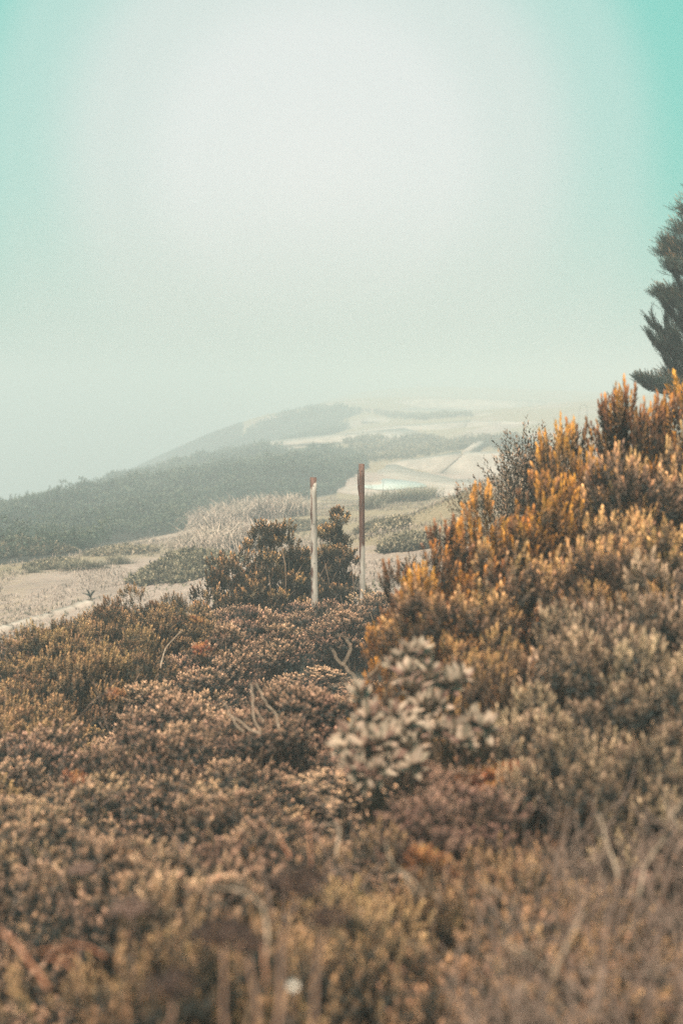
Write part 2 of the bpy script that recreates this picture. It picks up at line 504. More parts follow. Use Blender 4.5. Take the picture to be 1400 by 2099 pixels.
for px, py, D, h in CTRL_PX:
    q = P(px, py, D)
    ctrl.append((q[0], q[1], q[2] - h))
ctrl += [(x, float(far(y)), z + EYE) for x, y, z in [
    (0, 0, -1.6), (0, -8, -1.5), (-8, -8, -1.9), (10, -8, -0.9), (-8, 4, -2.2), (9, 5, -0.9), (14, 14, -0.6), (-10, 14, -3.4), (7.4, 28, -1.2), (18, 30, -0.8),
    (-18, 30, -4.6), (-24, 45, -7.5), (-30, 60, -11), (-40, 80, -18), (-55, 110, -26), (-60, 10, -12), (-60, 60, -18), (-70, 120, -30), (60, 0, 0.5), (60, 60, -0.5),
    (90, 130, -1.0), (30, 60, -2.0), (40, 90, -1.2), (0, 140, -1.6), (-40, 140, -18), (60, 150, -1.4), (0, 175, -4), (100, 175, -2), (-60, 175, -30)]]
ctrl = np.array(ctrl)


def _tps_k(r2): return np.where(r2 > 1e-9, r2 * np.log(np.maximum(r2, 1e-9)), 0.0)


SX = 20.0
_cx = ctrl[:, :2] / SX
_n = len(_cx)
_K = _tps_k(((_cx[:, None] - _cx[None]) ** 2).sum(-1)) + np.eye(_n) * 0.0006
_Q = np.hstack([np.ones((_n, 1)), _cx])
_A = np.block([[_K, _Q], [_Q.T, np.zeros((3, 3))]])
_w = np.linalg.solve(_A, np.concatenate([ctrl[:, 2], np.zeros(3)]))


def gz(x, y):
    """height of the ground"""
    x, y = np.atleast_1d(np.asarray(x, float)), np.atleast_1d(np.asarray(y, float))
    pts = np.stack([x.ravel(), y.ravel()], 1) / SX
    out = np.empty(len(pts))
    for i in range(0, len(pts), 20000):
        p = pts[i:i + 20000]
        K = _tps_k(((p[:, None] - _cx[None]) ** 2).sum(-1))
        out[i:i + 20000] = K @ _w[:_n] + np.hstack([np.ones((len(p), 1)), p]) @ _w[_n:]
    out += 0.035 * vnoise(pts[:, 0] * SX, pts[:, 1] * SX, 1.3, 3) + 0.06 * vnoise(pts[:, 0] * SX, pts[:, 1] * SX, 0.5, 4)
    return out.reshape(x.shape)


def gz1(x, y): return float(gz(x, y)[0])


SCRUB_POLY = [(-500, 1300), (-100, 1175), (0, 1158), (130, 1142), (260, 1112), (385, 1088), (380, 1060), (470, 1040), (600, 1032), (700, 1008), (712, 985), (758, 957),
              (735, 938), (640, 928), (480, 925), (330, 935), (240, 955), (150, 975), (0, 1030), (-500, 1150)]
FAR_POLY = [(320, 965), (480, 905), (525, 872), (560, 856), (600, 846), (650, 838), (700, 838), (745, 845), (715, 856), (690, 868), (720, 878), (690, 888), (600, 908), (480, 925)]
PATCH_POLY = [(700, 905), (740, 893), (800, 905), (870, 897), (960, 915), (940, 925), (860, 940), (770, 950), (730, 940)]

xs = np.concatenate([np.arange(-120, -40, 2.5), np.arange(-40, 30, 0.5), np.arange(30, 121, 2.5)])
ys = np.concatenate([np.arange(-10, 16, 0.4), np.arange(16, 60, 0.5), np.arange(60, 160, 1.0), np.arange(160, 300, 2.5), np.arange(300, 466, 6.0)])
GX, GY = np.meshgrid(xs, ys)
GZ = gz(GX, GY)
ppx, ppy = project(GX, np.maximum(GY, 0.5), GZ)
sandm = np.clip((GY - 15.0) / 3.0, 0, 1)
scr = (inside(SCRUB_POLY, ppx, ppy) & (GY > 28) & (GY < 155)) | (inside(FAR_POLY, ppx, ppy) & (GY > 105)) | ((ppx < 500) & (GY > 90))
sandm = np.where(scr, 0.1, sandm)
sandm = np.where(GX < -0.24 * GY - 2, np.minimum(sandm, 0.3), sandm)
grassm = np.clip(0.32 + 0.35 * vnoise(GX, GY, 0.35, 9), 0, 1)
grassm = np.where(inside([(560, 1010), (1000, 1010), (1000, 1080), (700, 1120), (560, 1090)], ppx, ppy), grassm + 0.2, grassm)
grassm = np.where((GY > 90) & ~scr, grassm + 0.25, grassm)
TT = np.stack([sandm, grassm, np.zeros_like(sandm)], -1).reshape(-1, 3)
nx, ny = len(xs), len(ys)
idx = np.arange(nx * ny).reshape(ny, nx)
GF = np.stack([idx[:-1, :-1], idx[:-1, 1:], idx[1:, 1:], idx[1:, :-1]], -1).reshape(-1, 4)
ground = link('ground', mesh_np('ground', np.stack([GX, GY, GZ], -1).reshape(-1, 3), GF, ground_mat(), TT, True))
tag(ground, 'sandy headland soil with dark leaf litter under the shrubs', kind='structure')

# the air: a bank of sea fog round the whole place
hz = link('haze', bpy.data.meshes.new('haze'))
x0, x1, y0, y1, z0, z1 = -124.0, 124.0, -11.5, 470.0, float(GZ.min()) - 1.0, EYE + 5.2
HV = [(x, y, z) for z in (z0, z1) for y in (y0, y1) for x in (x0, x1)]
hz.data.from_pydata(HV, [], [(0, 2, 3, 1), (4, 5, 7, 6), (0, 1, 5, 4), (2, 6, 7, 3), (0, 4, 6, 2), (1, 3, 7, 5)])
hm, hn, hl = new_mat('sea_fog')
pv = hn.new('ShaderNodeVolumePrincipled')
pv.inputs['Density'].default_value = FOG_DENSITY
pv.inputs['Color'].default_value = rgba(FOG_COLOR)
pv.inputs['Anisotropy'].default_value = 0.0
ho = hn.new('ShaderNodeOutputMaterial')
hl.new(pv.outputs[0], ho.inputs['Volume'])
hz.data.materials.append(hm)
tag(hz, 'pale sea fog lying over the whole headland', kind='stuff')

# ------------------------------------------------------------------ concrete terraces in the fog
def swept(name, cols, parent, mat=M_CONCRETE, deep=0.7):
    """a solid block: for each column its top front, its foot and its top back"""
    V, F = [], []
    for tf, ft, tb in cols:
        tf, ft, tb = P(*tf), P(*ft), P(*tb)
        if tf[2] < ft[2] + 0.02: tf[2] = ft[2] + 0.02
        V += [tf, ft - np.array([0, 0, deep]), tb - np.array([0, 0, deep + 0.8]), tb]
    n = len(cols)
    for i in range(n - 1):
        for k in range(4):
            k2 = (k + 1) % 4
            F.append((i * 4 + k, i * 4 + k2, (i + 1) * 4 + k2, (i + 1) * 4 + k))
    F.append((3, 2, 1, 0)); m = (n - 1) * 4; F.append((m, m + 1, m + 2, m + 3))
    return link(name, mesh_np(name, np.array(V), np.array(F), mat), parent)


def sheet(name, front, back, parent, mat, thick=0.25):
    n = len(front)
    f = [P(*q) for q in front]; b = [P(*q) for q in back]
    V, F = [], []
    for a, c in zip(f, b):
        V += [a, c, c - np.array([0, 0, thick]), a - np.array([0, 0, thick])]
    for i in range(n - 1):
        for k in range(4):
            k2 = (k + 1) % 4
            F.append((i * 4 + k, (i + 1) * 4 + k, (i + 1) * 4 + k2, i * 4 + k2))
    F.append((0, 1, 2, 3)); m = (n - 1) * 4; F.append((m + 3, m + 2, m + 1, m))
    return link(name, mesh_np(name, np.array(V), np.array(F), mat), parent)


TG = 'ruined concrete terraces fading into the fog'
t1 = tag(empty('concrete_terrace'), 'nearest pale concrete terrace with a cracked low wall above the turquoise puddle', 'terrace', TG)
sheet('apron', [(690, 1006, 44.0), (760, 1012, 43.4), (850, 1015, 43), (960, 1018, 43), (1120, 1008, 43)],
      [(742, 958, 50.8), (812, 951.5, 50.2), (852, 965, 49), (930, 980, 48), (1120, 988, 47.5)], t1, M_CONCRETE)
swept('wall_block', [((770, 955, 50.6), (770, 956, 50.4), (765, 953, 52)), ((815, 949.5, 50.2), (815, 952, 50.1), (830, 942, 52.3)),
                     ((868, 943, 49.8), (850, 966, 49), (885, 934, 52.3)), ((945, 932.5, 49.2), (872, 971, 48.8), (945, 925, 52.2))], t1)
swept('wall_block', [((948, 934, 49.1), (875.5, 972.5, 48.75), (952, 926, 51.5)), ((985, 934, 48.6), (940, 982, 48.1), (990, 926, 51)), ((1120, 931, 48), (1120, 991, 47.4), (1120, 923, 51))], t1)
sheet('ledge', [(948, 924.5, 52.4), (968, 918, 53)], [(975, 905, 56), (1000, 903, 57)], t1, M_CONCRETE, 0.4)
t2 = tag(empty('concrete_terrace'), 'middle pale concrete terrace with a low grey wall behind the grassy bank', 'terrace', TG)
sheet('apron', [(505, 917, 66.5), (570, 911, 65.5), (640, 905, 64), (760, 905, 63.5), (870, 907, 63), (1000, 910, 63), (1120, 905, 63)],
      [(520, 908, 69.5), (610, 897, 70), (720, 887, 70), (826, 877, 72), (870, 887, 70.5), (960, 892, 70), (1120, 895, 69.5)], t2, M_CONCRETE)
swept('wall_block', [((700, 889, 70.5), (700, 890, 70.3), (700, 887, 72)), ((825, 875, 72), (825, 877, 71.9), (825, 871, 74)), ((880, 874, 71.3), (870, 888, 70.6), (880, 868, 74)),
                     ((958, 865, 71), (925, 891, 70.3), (965, 861, 74))], t2)
swept('wall_block', [((960.5, 866, 71), (928, 892, 70.25), (968, 861.5, 74)), ((1140, 866, 70), (1140, 897, 69.5), (1140, 861, 74))], t2)
swept('wall_block', [((973, 847, 77), (971, 863, 76), (976, 845.5, 80)), ((1000, 848, 77), (998, 861, 76), (1003, 846, 80)), ((1130, 850, 77), (1130, 858, 76), (1130, 848, 80))], t2)
t3 = tag(empty('concrete_terrace'), 'farthest concrete terrace almost lost in the fog', 'terrace', TG)
sheet('apron', [(740, 862, 84), (850, 866, 82), (965, 862, 82)], [(800, 832, 98), (860, 836, 96), (985, 841, 94)], t3, M_CONCRETE)
swept('wall_block', [((780, 827, 100), (780, 833, 99), (780, 824, 105)), ((850, 819, 98), (850, 836, 96.5), (850, 817, 104)), ((985, 819, 97), (985, 842, 94.5), (985, 816, 104)),
                     ((1120, 826, 97), (1120, 846, 94.5), (1120, 823, 104))], t3)

AF = [(690, 1006, 44.0), (760, 1012, 43.4), (850, 1015, 43), (960, 1018, 43), (1120, 1008, 43)]
AB = [(742, 958, 50.8), (812, 951.5, 50.2), (852, 965, 49), (930, 980, 48), (1120, 988, 47.5)]
pd = []
for k in range(40):
    a = 2 * math.pi * k / 40
    u = 1.25 + 1.0 * math.cos(a)
    t = 0.30 + 0.17 * math.sin(a) * (1 + 0.15 * math.sin(3 * a)) + 0.05 * math.cos(a)
    i = min(int(u), 3)
    fr = P(*AF[i]) * (1 - u + i) + P(*AF[i + 1]) * (u - i); bk = P(*AB[i]) * (1 - u + i) + P(*AB[i + 1]) * (u - i)
    pd.append(fr * (1 - t) + bk * t + np.array([0, 0, 0.035]))
pd = np.array(pd)
V = np.vstack([pd, pd - np.array([0, 0, 0.008]), pd.mean(0)[None]])
F = [(k, (k + 1) % 40, 80) for k in range(40)] + [q for k in range(40) for q in ((k, 40 + k, (k + 1) % 40), ((k + 1) % 40, 40 + k, 40 + (k + 1) % 40))]
tag(link('puddle', mesh_np('puddle', V, np.array(F), puddle_mat())), 'pale turquoise puddle lying on the nearest concrete terrace', 'puddle')

# pipe hoop at the back of the terraces
c = P(1195, 838, 52)
zg = gz1(c[0], c[1])
pts = [(-0.27, 0, zg - c[2]), (-0.27, 0, -0.0)] + [(0.27 * math.cos(t), 0, 0.27 * math.sin(t)) for t in np.linspace(math.pi, 0, 9)] + [(0.27, 0, zg - c[2])]
V, F = tube(np.array(pts), [0.02] * len(pts), 6)
tag(link('pipe_hoop', mesh_np('pipe_hoop', V, tri(F), M_METAL, smooth=True), loc=c), 'thin arched metal pipe hoop standing in the fog above the shrubs', 'railing')

# ------------------------------------------------------------------ plants: templates
def sprig(n, length, leaf, width, lo, hi, start=0.0, r0=0.0, seed=0, fold=0.25, tipscale=0.7):
    """n leaves set spirally round an axis; returns vertices (n*4), tint rows (-, age, leaf)"""
    r = np.random.default_rng(seed)
    V = np.zeros((n, 4, 3)); T = np.zeros((n, 4, 3))
    for i in range(n):
        t = (i + 0.5) / n
        az = i * 2.39996 + r.normal(0, 0.25)
        ele = lo + (hi - lo) * t + r.normal(0, 0.12)
        z = start + (length - start) * t
        out = np.array([math.cos(az), math.sin(az), 0])
        d = out * math.cos(ele) + np.array([0, 0, 1]) * math.sin(ele)
        side = np.array([-math.sin(az), math.cos(az), 0])
        nn = np.cross(d, side)
        L = leaf * (1 - (1 - tipscale) * t) * r.uniform(0.8, 1.2)
        W = width * r.uniform(0.85, 1.15) * L / leaf
        b = np.array([0, 0, z]) + out * r0
        V[i, 0] = b
        V[i, 1] = b + d * L * 0.55 + side * W / 2 + nn * W * fold
        V[i, 2] = b + d * L
        V[i, 3] = b + d * L * 0.55 - side * W / 2 + nn * W * fold
        T[i, :, 1] = t
        T[i, :, 2] = r.uniform(0, 1)
    return V.reshape(-1, 3), T.reshape(-1, 3)


def grow(templates, pos, dirs, scale, r, age=None, hue=None):
    """copies of the sprig templates at positions, along directions: one mesh's arrays"""
    pos, dirs = np.asarray(pos, float), np.asarray(dirs, float)
    dirs = dirs / (np.linalg.norm(dirs, axis=1)[:, None] + 1e-9)
    N = len(pos)
    scale = np.broadcast_to(np.asarray(scale, float), (N,))
    which = r.integers(0, len(templates), N)
    spin = r.uniform(0, 2 * math.pi, N)
    up = np.where(np.abs(dirs[:, 2:3]) < 0.95, np.array([[0, 0, 1.0]]), np.array([[1.0, 0, 0]]))
    a = np.cross(up, dirs); a /= np.linalg.norm(a, axis=1)[:, None]
    b = np.cross(dirs, a)
    ca, sa = np.cos(spin)[:, None], np.sin(spin)[:, None]
    a, b = a * ca + b * sa, b * ca - a * sa
    R = np.stack([a, b, dirs], -1)
    rr = r.uniform(0, 1, N) if hue is None else np.clip(hue + r.normal(0, 0.15, N), 0, 1)
    Vs, Ts = [], []
    for k, (tv, tt) in enumerate(templates):
        s = np.where(which == k)[0]
        if not len(s): continue
        v = np.einsum('nij,mj->nmi', R[s], tv) * scale[s][:, None, None] + pos[s][:, None, :]
        t = np.repeat(tt[None], len(s), 0).copy()
        t[:, :, 0] = rr[s][:, None]
        if age is not None:
            t[:, :, 1] = np.clip(t[:, :, 1] * age[s][:, None], 0, 1)
        t[:, :, 2] = (t[:, :, 2] + r.uniform(0, 1, (len(s), 1))) % 1.0
        Vs.append(v.reshape(-1, 3)); Ts.append(t.reshape(-1, 3))
    V, T = np.vstack(Vs), np.vstack(Ts)
    m = len(V) // 4
    q = np.arange(m)[:, None] * 4
    F = np.vstack([q + np.array([[0, 1, 2]]), q + np.array([[0, 2, 3]])])
    return V, F, T


ROSETTE = [sprig(14, 0.034, 0.0185, 0.0095, 0.0, 1.25, seed=s) for s in range(6)]
FINE = [sprig(15, 0.044, 0.020, 0.0095, 0.1, 1.2, seed=10 + s) for s in range(4)]
SHOOT = [sprig(18, 0.090, 0.032, 0.0155, 0.45, 1.25, r0=0.002, seed=20 + s) for s in range(4)]
LACE = [sprig(12, 0.036, 0.014, 0.006, 0.2, 1.2, seed=30 + s) for s in range(4)]
BRONZE = [sprig(16, 0.060, 0.030, 0.014, 0.2, 1.3, seed=40 + s) for s in range(4)]
WISPY = [sprig(11, 0.130, 0.024, 0.009, 0.6, 1.1, seed=50 + s) for s in range(4)]


def dome_points(n, R, H, r, lo=0.62, hi=1.0, cover=0.05):
    z = r.uniform(cover, 1.0, n) ** 0.8
    az = r.uniform(0, 2 * math.pi, n)
    rad = np.sqrt(np.maximum(0, 1 - z * z))
    f = r.uniform(lo, hi, n)
    return np.stack([R * rad * np.cos(az) * f, R * rad * np.sin(az) * f, H * z * f], -1)


def shrub_meshes(R, H, nclump, cr, per, templates, mat, up=0.5, seed=0, scale=1.0, fill=0.35, flat=0.75, spike=0.0, trunk=0.0, stemmat=M_TWIG):
    """foliage and stems of one shrub: leafy clumps round the ends of branching stems"""
    r = np.random.default_rng(seed)
    C = dome_points(nclump, R - cr * 0.6, H - cr * 0.5, r)
    if trunk:
        C[:, 2] = trunk + C[:, 2] * (H - trunk) / H
    if spike:
        C[:, 2] += spike * r.uniform(0, 1, nclump) ** 3
    pos, dirs, age, hue = [], [], [], []
    ch = r.uniform(0, 1, nclump)
    for c, h in zip(C, ch):
        k = max(4, int(per * r.uniform(0.7, 1.3)))
        d = r.normal(0, 1, (k, 3)); d /= np.linalg.norm(d, axis=1)[:, None]
        d[:, 2] = np.where(d[:, 2] < -0.25, -d[:, 2], d[:, 2])
        rad = cr * r.uniform(0.72, 1.12) * r.uniform(0.55, 1.0, k) ** 0.5
        out = c / (np.linalg.norm(c) + 1e-6)
        pos.append(c + d * rad[:, None] * np.array([1, 1, flat]))
        dirs.append(d * 0.7 + np.array([0, 0, up]) + out * 0.35 + r.normal(0, 0.15, (k, 3)))
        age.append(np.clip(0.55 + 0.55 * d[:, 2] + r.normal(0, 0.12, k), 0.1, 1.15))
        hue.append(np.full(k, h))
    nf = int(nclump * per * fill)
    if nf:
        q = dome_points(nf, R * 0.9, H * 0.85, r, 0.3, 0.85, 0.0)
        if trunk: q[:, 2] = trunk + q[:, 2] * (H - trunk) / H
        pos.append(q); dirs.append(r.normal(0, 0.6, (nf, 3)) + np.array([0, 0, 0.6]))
        age.append(r.uniform(0.05, 0.4, nf)); hue.append(r.uniform(0, 1, nf))  # inner leaves take the dark end, hollow shade in their colour
    pos, dirs, age, hue = np.vstack(pos), np.vstack(dirs), np.concatenate(age), np.concatenate(hue)
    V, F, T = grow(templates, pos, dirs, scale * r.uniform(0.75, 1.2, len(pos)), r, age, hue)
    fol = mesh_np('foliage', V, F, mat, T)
    st = []
    base = r.normal(0, 0.03, (5, 3)) * np.array([1, 1, 0])
    for i, c in enumerate(C):
        pts = wobble(base[i % 5] - np.array([0, 0, 0.06]), c, 5, 0.07, r)
        st.append(tube(pts, np.linspace(0.011, 0.0035, 5) * (0.6 + R), 4))
    V, F = join(st)
    return fol, mesh_np('stems', V, F, stemmat)


def tall(me):
    """how high the foliage reaches"""
    c = np.empty(len(me.vertices) * 3, np.float32)
    me.vertices.foreach_get('co', c)
    return float(np.percentile(c[2::3], 99.85))


KINDS = {
    'brown': [shrub_meshes(0.44, 0.54, 19, 0.115, 50, ROSETTE, M_BROWN, seed=100 + s, fill=0.15, scale=1.28) for s in range(5)],
    'brown_near': [shrub_meshes(0.44, 0.52, 20, 0.105, 60, ROSETTE, M_BROWN, seed=110 + s, fill=0.15, scale=0.92) for s in range(4)],
    'olive': [shrub_meshes(0.45, 0.62, 22, 0.115, 54, ROSETTE, M_OLIVE, seed=120 + s, fill=0.15, scale=1.1) for s in range(3)],
    'golden': [shrub_meshes(0.42, 0.50, 25, 0.11, 40, FINE, M_GOLD, up=0.7, seed=140 + s) for s in range(3)],
    'orange': [shrub_meshes(0.46, 0.95, 34, 0.105, 22, SHOOT, M_ORANGE, up=0.8, seed=160 + s, flat=1.4, scale=0.95, fill=0.25) for s in range(4)],
    'bronze': [shrub_meshes(0.46, 0.95, 30, 0.110, 22, SHOOT, M_DULL, up=0.8, seed=170 + s, flat=1.3, scale=0.9, fill=0.25) for s in range(3)],
    'mustard': [shrub_meshes(0.30, 0.34, 26, 0.09, 34, LACE, M_MUSTARD, up=0.6, seed=180 + s, scale=1.1) for s in range(3)],
    'purple': [shrub_meshes(0.32, 0.30, 24, 0.09, 18, LACE, M_PURPLE, up=0.4, seed=200 + s, scale=1.5) for s in range(3)],
    'pink': [shrub_meshes(0.20, 0.24, 14, 0.08, 20, ROSETTE, M_PINK, up=0.4, seed=220 + s, scale=0.8) for s in range(2)],
}
NAMES = {'brown': 'brown_shrub', 'brown_near': 'brown_shrub', 'olive': 'olive_shrub', 'golden': 'golden_shrub', 'orange': 'orange_shrub', 'bronze': 'orange_shrub', 'mustard': 'mustard_shrub', 'purple': 'purple_shrub', 'pink': 'pink_shrub'}
PROTO = {}


def place(kind, variant, x, y, label, group, sc=(1, 1, 1), z=None, rz=None, cat='shrub'):
    ms = KINDS[kind]
    v = variant % len(ms)
    if z is None:
        z = gz1(x, y) - 0.03
    rz = random.uniform(0, 6.28) if rz is None else rz
    if (kind, v) not in PROTO:
        o = empty(NAMES[kind])
        link('foliage', ms[v][0], o)
        link('stems', ms[v][1], o)
        PROTO[(kind, v)] = o
    else:
        o = copy_tree(PROTO[(kind, v)])
    o.location = (x, y, z)
    o.rotation_euler = (random.uniform(-.08, .08), random.uniform(-.08, .08), rz)
    o.scale = sc
    tag(o, label, cat, group)
    return o


# shrubs that can be told apart: (kind, pixel of the top, distance, radius factor, height or None, label)
G_OR = 'tall orange-tipped shrubs on the rise'
HERO = [
    ('orange', 1395, 778, 7.3, 1.45, 'tallest orange-tipped shrub on the rise, below the cypress'),
    ('orange', 1300, 815, 7.1, 0.9, 'orange-tipped shrub just under the lowest cypress plume'),
    ('orange', 1228, 842, 6.9, 0.75, 'narrow orange-tipped shrub with a spire, beside the grey-brown shrub'),
    ('orange', 1130, 960, 6.6, 0.95, 'orange-tipped shrub directly in front of the grey-brown shrub'),
    ('orange', 1020, 1000, 6.5, 0.85, 'bright orange shrub between the grey-brown shrub and the dark twiggy bush'),
    ('orange', 930, 1080, 6.2, 0.85, 'orange shrub on the lower slope near the dark twiggy bush'),
    ('orange', 885, 1135, 6.0, 0.65, 'lowest bright orange shrub, nearest the rusty post'),
    ('orange', 1345, 795, 6.9, 0.8, 'orange-tipped shrub filling the gap under the cypress'),
    ('bronze', 1405, 850, 6.6, 0.9, 'shaded orange-brown shrub below the tallest orange-tipped shrub at the edge of the photo'),
    ('bronze', 1270, 900, 6.5, 0.8, 'shaded orange-brown shrub below the narrow spired one'),
    ('bronze', 1330, 930, 6.3, 1.1, 'dull orange shrub below the tallest orange-tipped shrub'),
    ('bronze', 1180, 1060, 5.9, 1.0, 'dull orange shrub in the middle of the rise'),
    ('bronze', 1040, 1110, 5.7, 0.95, 'brown-orange shrub midway down the rise'),
    ('bronze', 950, 1200, 5.4, 0.85, 'brown-orange shrub above the pale-leaved plant'),
    ('orange', 842, 1262, 5.7, 0.5, 'small orange shrub at the foot of the rise beside the bare twigs'),
    ('bronze', 1420, 1040, 5.7, 1.0, 'dull orange shrub at the edge of the photo above the olive shrubs'),
    ('bronze', 1240, 1110, 5.6, 0.7, 'brown-orange shrub just above the olive shrubs'),
    ('bronze', 1000, 1300, 4.95, 0.62, 'orange shrub between the pale-leaved plant and the olive shrubs'),
]
G_GO = 'golden shrubs on the crest'
HERO_GOLD = [(285, 1203, 10.6, 1.0, 'golden shrub at the highest point of the crest above the path'), (205, 1235, 10.1, 0.95, 'golden shrub beside the pale stones, just below the highest golden one'),
             (105, 1268, 9.6, 0.95, 'golden shrub in front of the kerb'), (20, 1312, 9.0, 0.95, 'golden shrub at the photo edge where the kerb begins'), (365, 1215, 10.9, 0.9, 'golden shrub at the end of the crest nearest the bronze bushes'),
             (150, 1305, 8.7, 0.9, 'golden shrub in the middle of the golden slope'), (255, 1285, 9.0, 0.9, 'golden shrub beside the bent bare branch'), (60, 1385, 8.0, 0.9, 'lowest golden shrub, next to the brown thicket'), (-20, 1420, 7.6, 0.9, 'golden shrub cut by the photo edge below the others')]
for i, (px, py, D, rf, lab) in enumerate(HERO_GOLD):
    q = P(px, py, D)
    z = gz1(q[0], D) - 0.05
    place('golden', i, q[0], D, lab, G_GO, (rf, rf, (q[2] - z) / tall(KINDS['golden'][i % 3][0])), z)
G_OL = 'olive shrubs below the orange shrubs'
HERO_OLIVE = [(1375, 1150, 5.1, 1.0, 'highest olive shrub, directly below the dull orange shrubs'), (1255, 1215, 5.0, 0.9, 'olive shrub second highest on the rise, beside the brown-orange shrub'),
              (1150, 1290, 4.9, 0.8, 'olive shrub nearest the pale-leaved plants'), (1330, 1300, 4.6, 0.9, 'olive shrub in the middle of the olive clump'),
              (1205, 1385, 4.5, 0.85, 'olive shrub at the centre of the olive clump facing the pale-leaved plants'), (1415, 1340, 4.4, 0.9, 'olive shrub cut by the edge of the photo below the highest olive shrub'),
              (1110, 1470, 4.25, 0.7, 'small olive shrub beside the round amber sprig'), (1280, 1480, 4.15, 0.8, 'low olive shrub in the front of the olive clump'), (1395, 1500, 4.0, 0.8, 'low olive shrub in the front corner above the curled pale twigs')]
for i, (px, py, D, rf, lab) in enumerate(HERO_OLIVE):
    q = P(px, py, D)
    z = gz1(q[0], D) - 0.05
    place('olive', i, q[0], D, lab, G_OL, (rf, rf, (q[2] - z) / tall(KINDS['olive'][i % 3][0])), z)
for i, (kd, px, py, D, rf, lab) in enumerate(HERO):
    q = P(px, py, D)
    z = gz1(q[0], D) - 0.05
    H = (q[2] - z) / tall(KINDS[kd][i % len(KINDS[kd])][0])
    place(kd, i, q[0], D, lab, G_OR, (rf, rf, H), z)


def single(name, meshes, px, py, D, Hmesh, label, group=None, rz=0.0, wide=1.0):
    q = P(px, py, D)
    z = gz1(q[0], D) - 0.05
    s = (q[2] - z) / tall(meshes[0])
    o = empty(name, (q[0], D, z), rz)
    link('foliage', meshes[0], o); link('stems', meshes[1], o)
    o.scale = (wide, wide, s)
    return tag(o, label, 'shrub', group)


single('grey_shrub', shrub_meshes(0.36, 1.55, 52, 0.13, 20, WISPY, M_GREY, up=0.45, seed=301, fill=0.1, scale=1.35, trunk=0.75, stemmat=M_DEADWOOD), 1105, 872, 9.3, 1.55,
       'airy grey-brown shrub with wispy upright shoots behind the orange shrubs')
single('twiggy_shrub', shrub_meshes(0.20, 1.2, 26, 0.08, 12, WISPY, M_GREY, up=0.5, seed=302, fill=0.1, trunk=0.5, stemmat=M_DEADWOOD), 968, 985, 8.4, 1.2,
       'small dark twiggy bush poking out beside the orange shrubs')
single('fine_leaved_shrub', shrub_meshes(0.45, 0.75, 36, 0.10, 24, FINE, M_OLIVE, up=0.6, seed=303), 905, 1125, 11.0, 0.75,
       'fine-leaved olive shrub on the slope just below the rusty post')
# the two bushes that stand with the posts
single('spire_bush', shrub_meshes(0.46, 1.05, 56, 0.085, 16, BRONZE, M_POSTBUSH, up=0.9, seed=311, spike=0.16, scale=1.25), 560, 1066, 13.6, 1.12,
       'bronze-tipped bush with a thin spire beside the white post')
single('low_bronze_bush', shrub_meshes(0.44, 0.72, 44, 0.085, 16, BRONZE, M_POSTBUSH, up=0.8, seed=312, scale=1.25), 468, 1130, 13.3, 0.74,
       'lower rounded bronze bush beside the spired bush')
single('bronze_bush', shrub_meshes(0.30, 0.72, 26, 0.085, 16, BRONZE, M_POSTBUSH, up=0.8, seed=315, scale=1.25), 606, 1120, 13.8, 0.74,
       'small bronze bush between the spired bush and the white post')
single('column_bush', shrub_meshes(0.29, 1.2, 46, 0.085, 17, BRONZE, M_POSTBUSH, up=0.9, seed=313, trunk=0.22, spike=0.05, scale=1.25), 682, 1040, 14.8, 1.22,
       'tall bronze-tipped bush standing between the white post and the rusty post')
single('spreading_bush', shrub_meshes(0.40, 0.45, 26, 0.08, 22, FINE, M_OLIVE, up=0.6, seed=314), 700, 1178, 15.3, 0.46,
       'low olive bush at the foot of the rusty post')

# ------------------------------------------------------------------ the heath that covers the near slope
Z_GOLD = [(-200, 1390), (90, 1270), (290, 1195), (420, 1210), (340, 1300), (200, 1390), (60, 1480), (-200, 1590)]
Z_ORANGE = [(770, 1290), (860, 1120), (960, 1000), (1100, 880), (1210, 820), (1420, 740), (1600, 740), (1600, 1160), (1200, 1180), (1100, 1300), (1000, 1380), (900, 1330), (800, 1330)]
Z_OLIVE = [(1010, 1400), (1100, 1290), (1200, 1200), (1600, 1110), (1600, 1660), (1250, 1640), (1040, 1570)]
Z_PALE = [(690, 1320), (1010, 1320), (1040, 1610), (690, 1640)]
Z_MUST = [(640, 1640), (900, 1620), (1180, 1640), (1250, 1760), (1150, 1850), (900, 1960), (620, 2000), (300, 2050), (100, 2150), (60, 2000), (330, 1930), (560, 1800)]
Z_PURP = [(860, 1700), (1100, 1690), (1250, 1640), (1600, 1640), (1600, 2500), (700, 2500), (760, 2010), (1000, 1920), (850, 1800)]
CREST_X = [-300, 0, 100, 190, 280, 340, 400, 520, 640, 740, 800, 860, 960, 1100, 1210, 1400]
CREST_Y = [1480, 1332, 1272, 1238, 1204, 1215, 1216, 1212, 1228, 1205, 1195, 1160, 1060, 1000, 950, 900]
pts = []
tries = 0
while tries < 9000:
    tries += 1
    D = 1.55 + (13.2 - 1.55) * random.random() ** 0.72
    x = random.uniform(-1, 1) * (0.27 * D + 0.35)
    sep_ = 0.30 + 0.018 * D + (0.06 if D > 4 else 0)
    if all((x - a) ** 2 + (D - b) ** 2 > sep_ ** 2 for a, b in pts):
        pts.append((x, D))
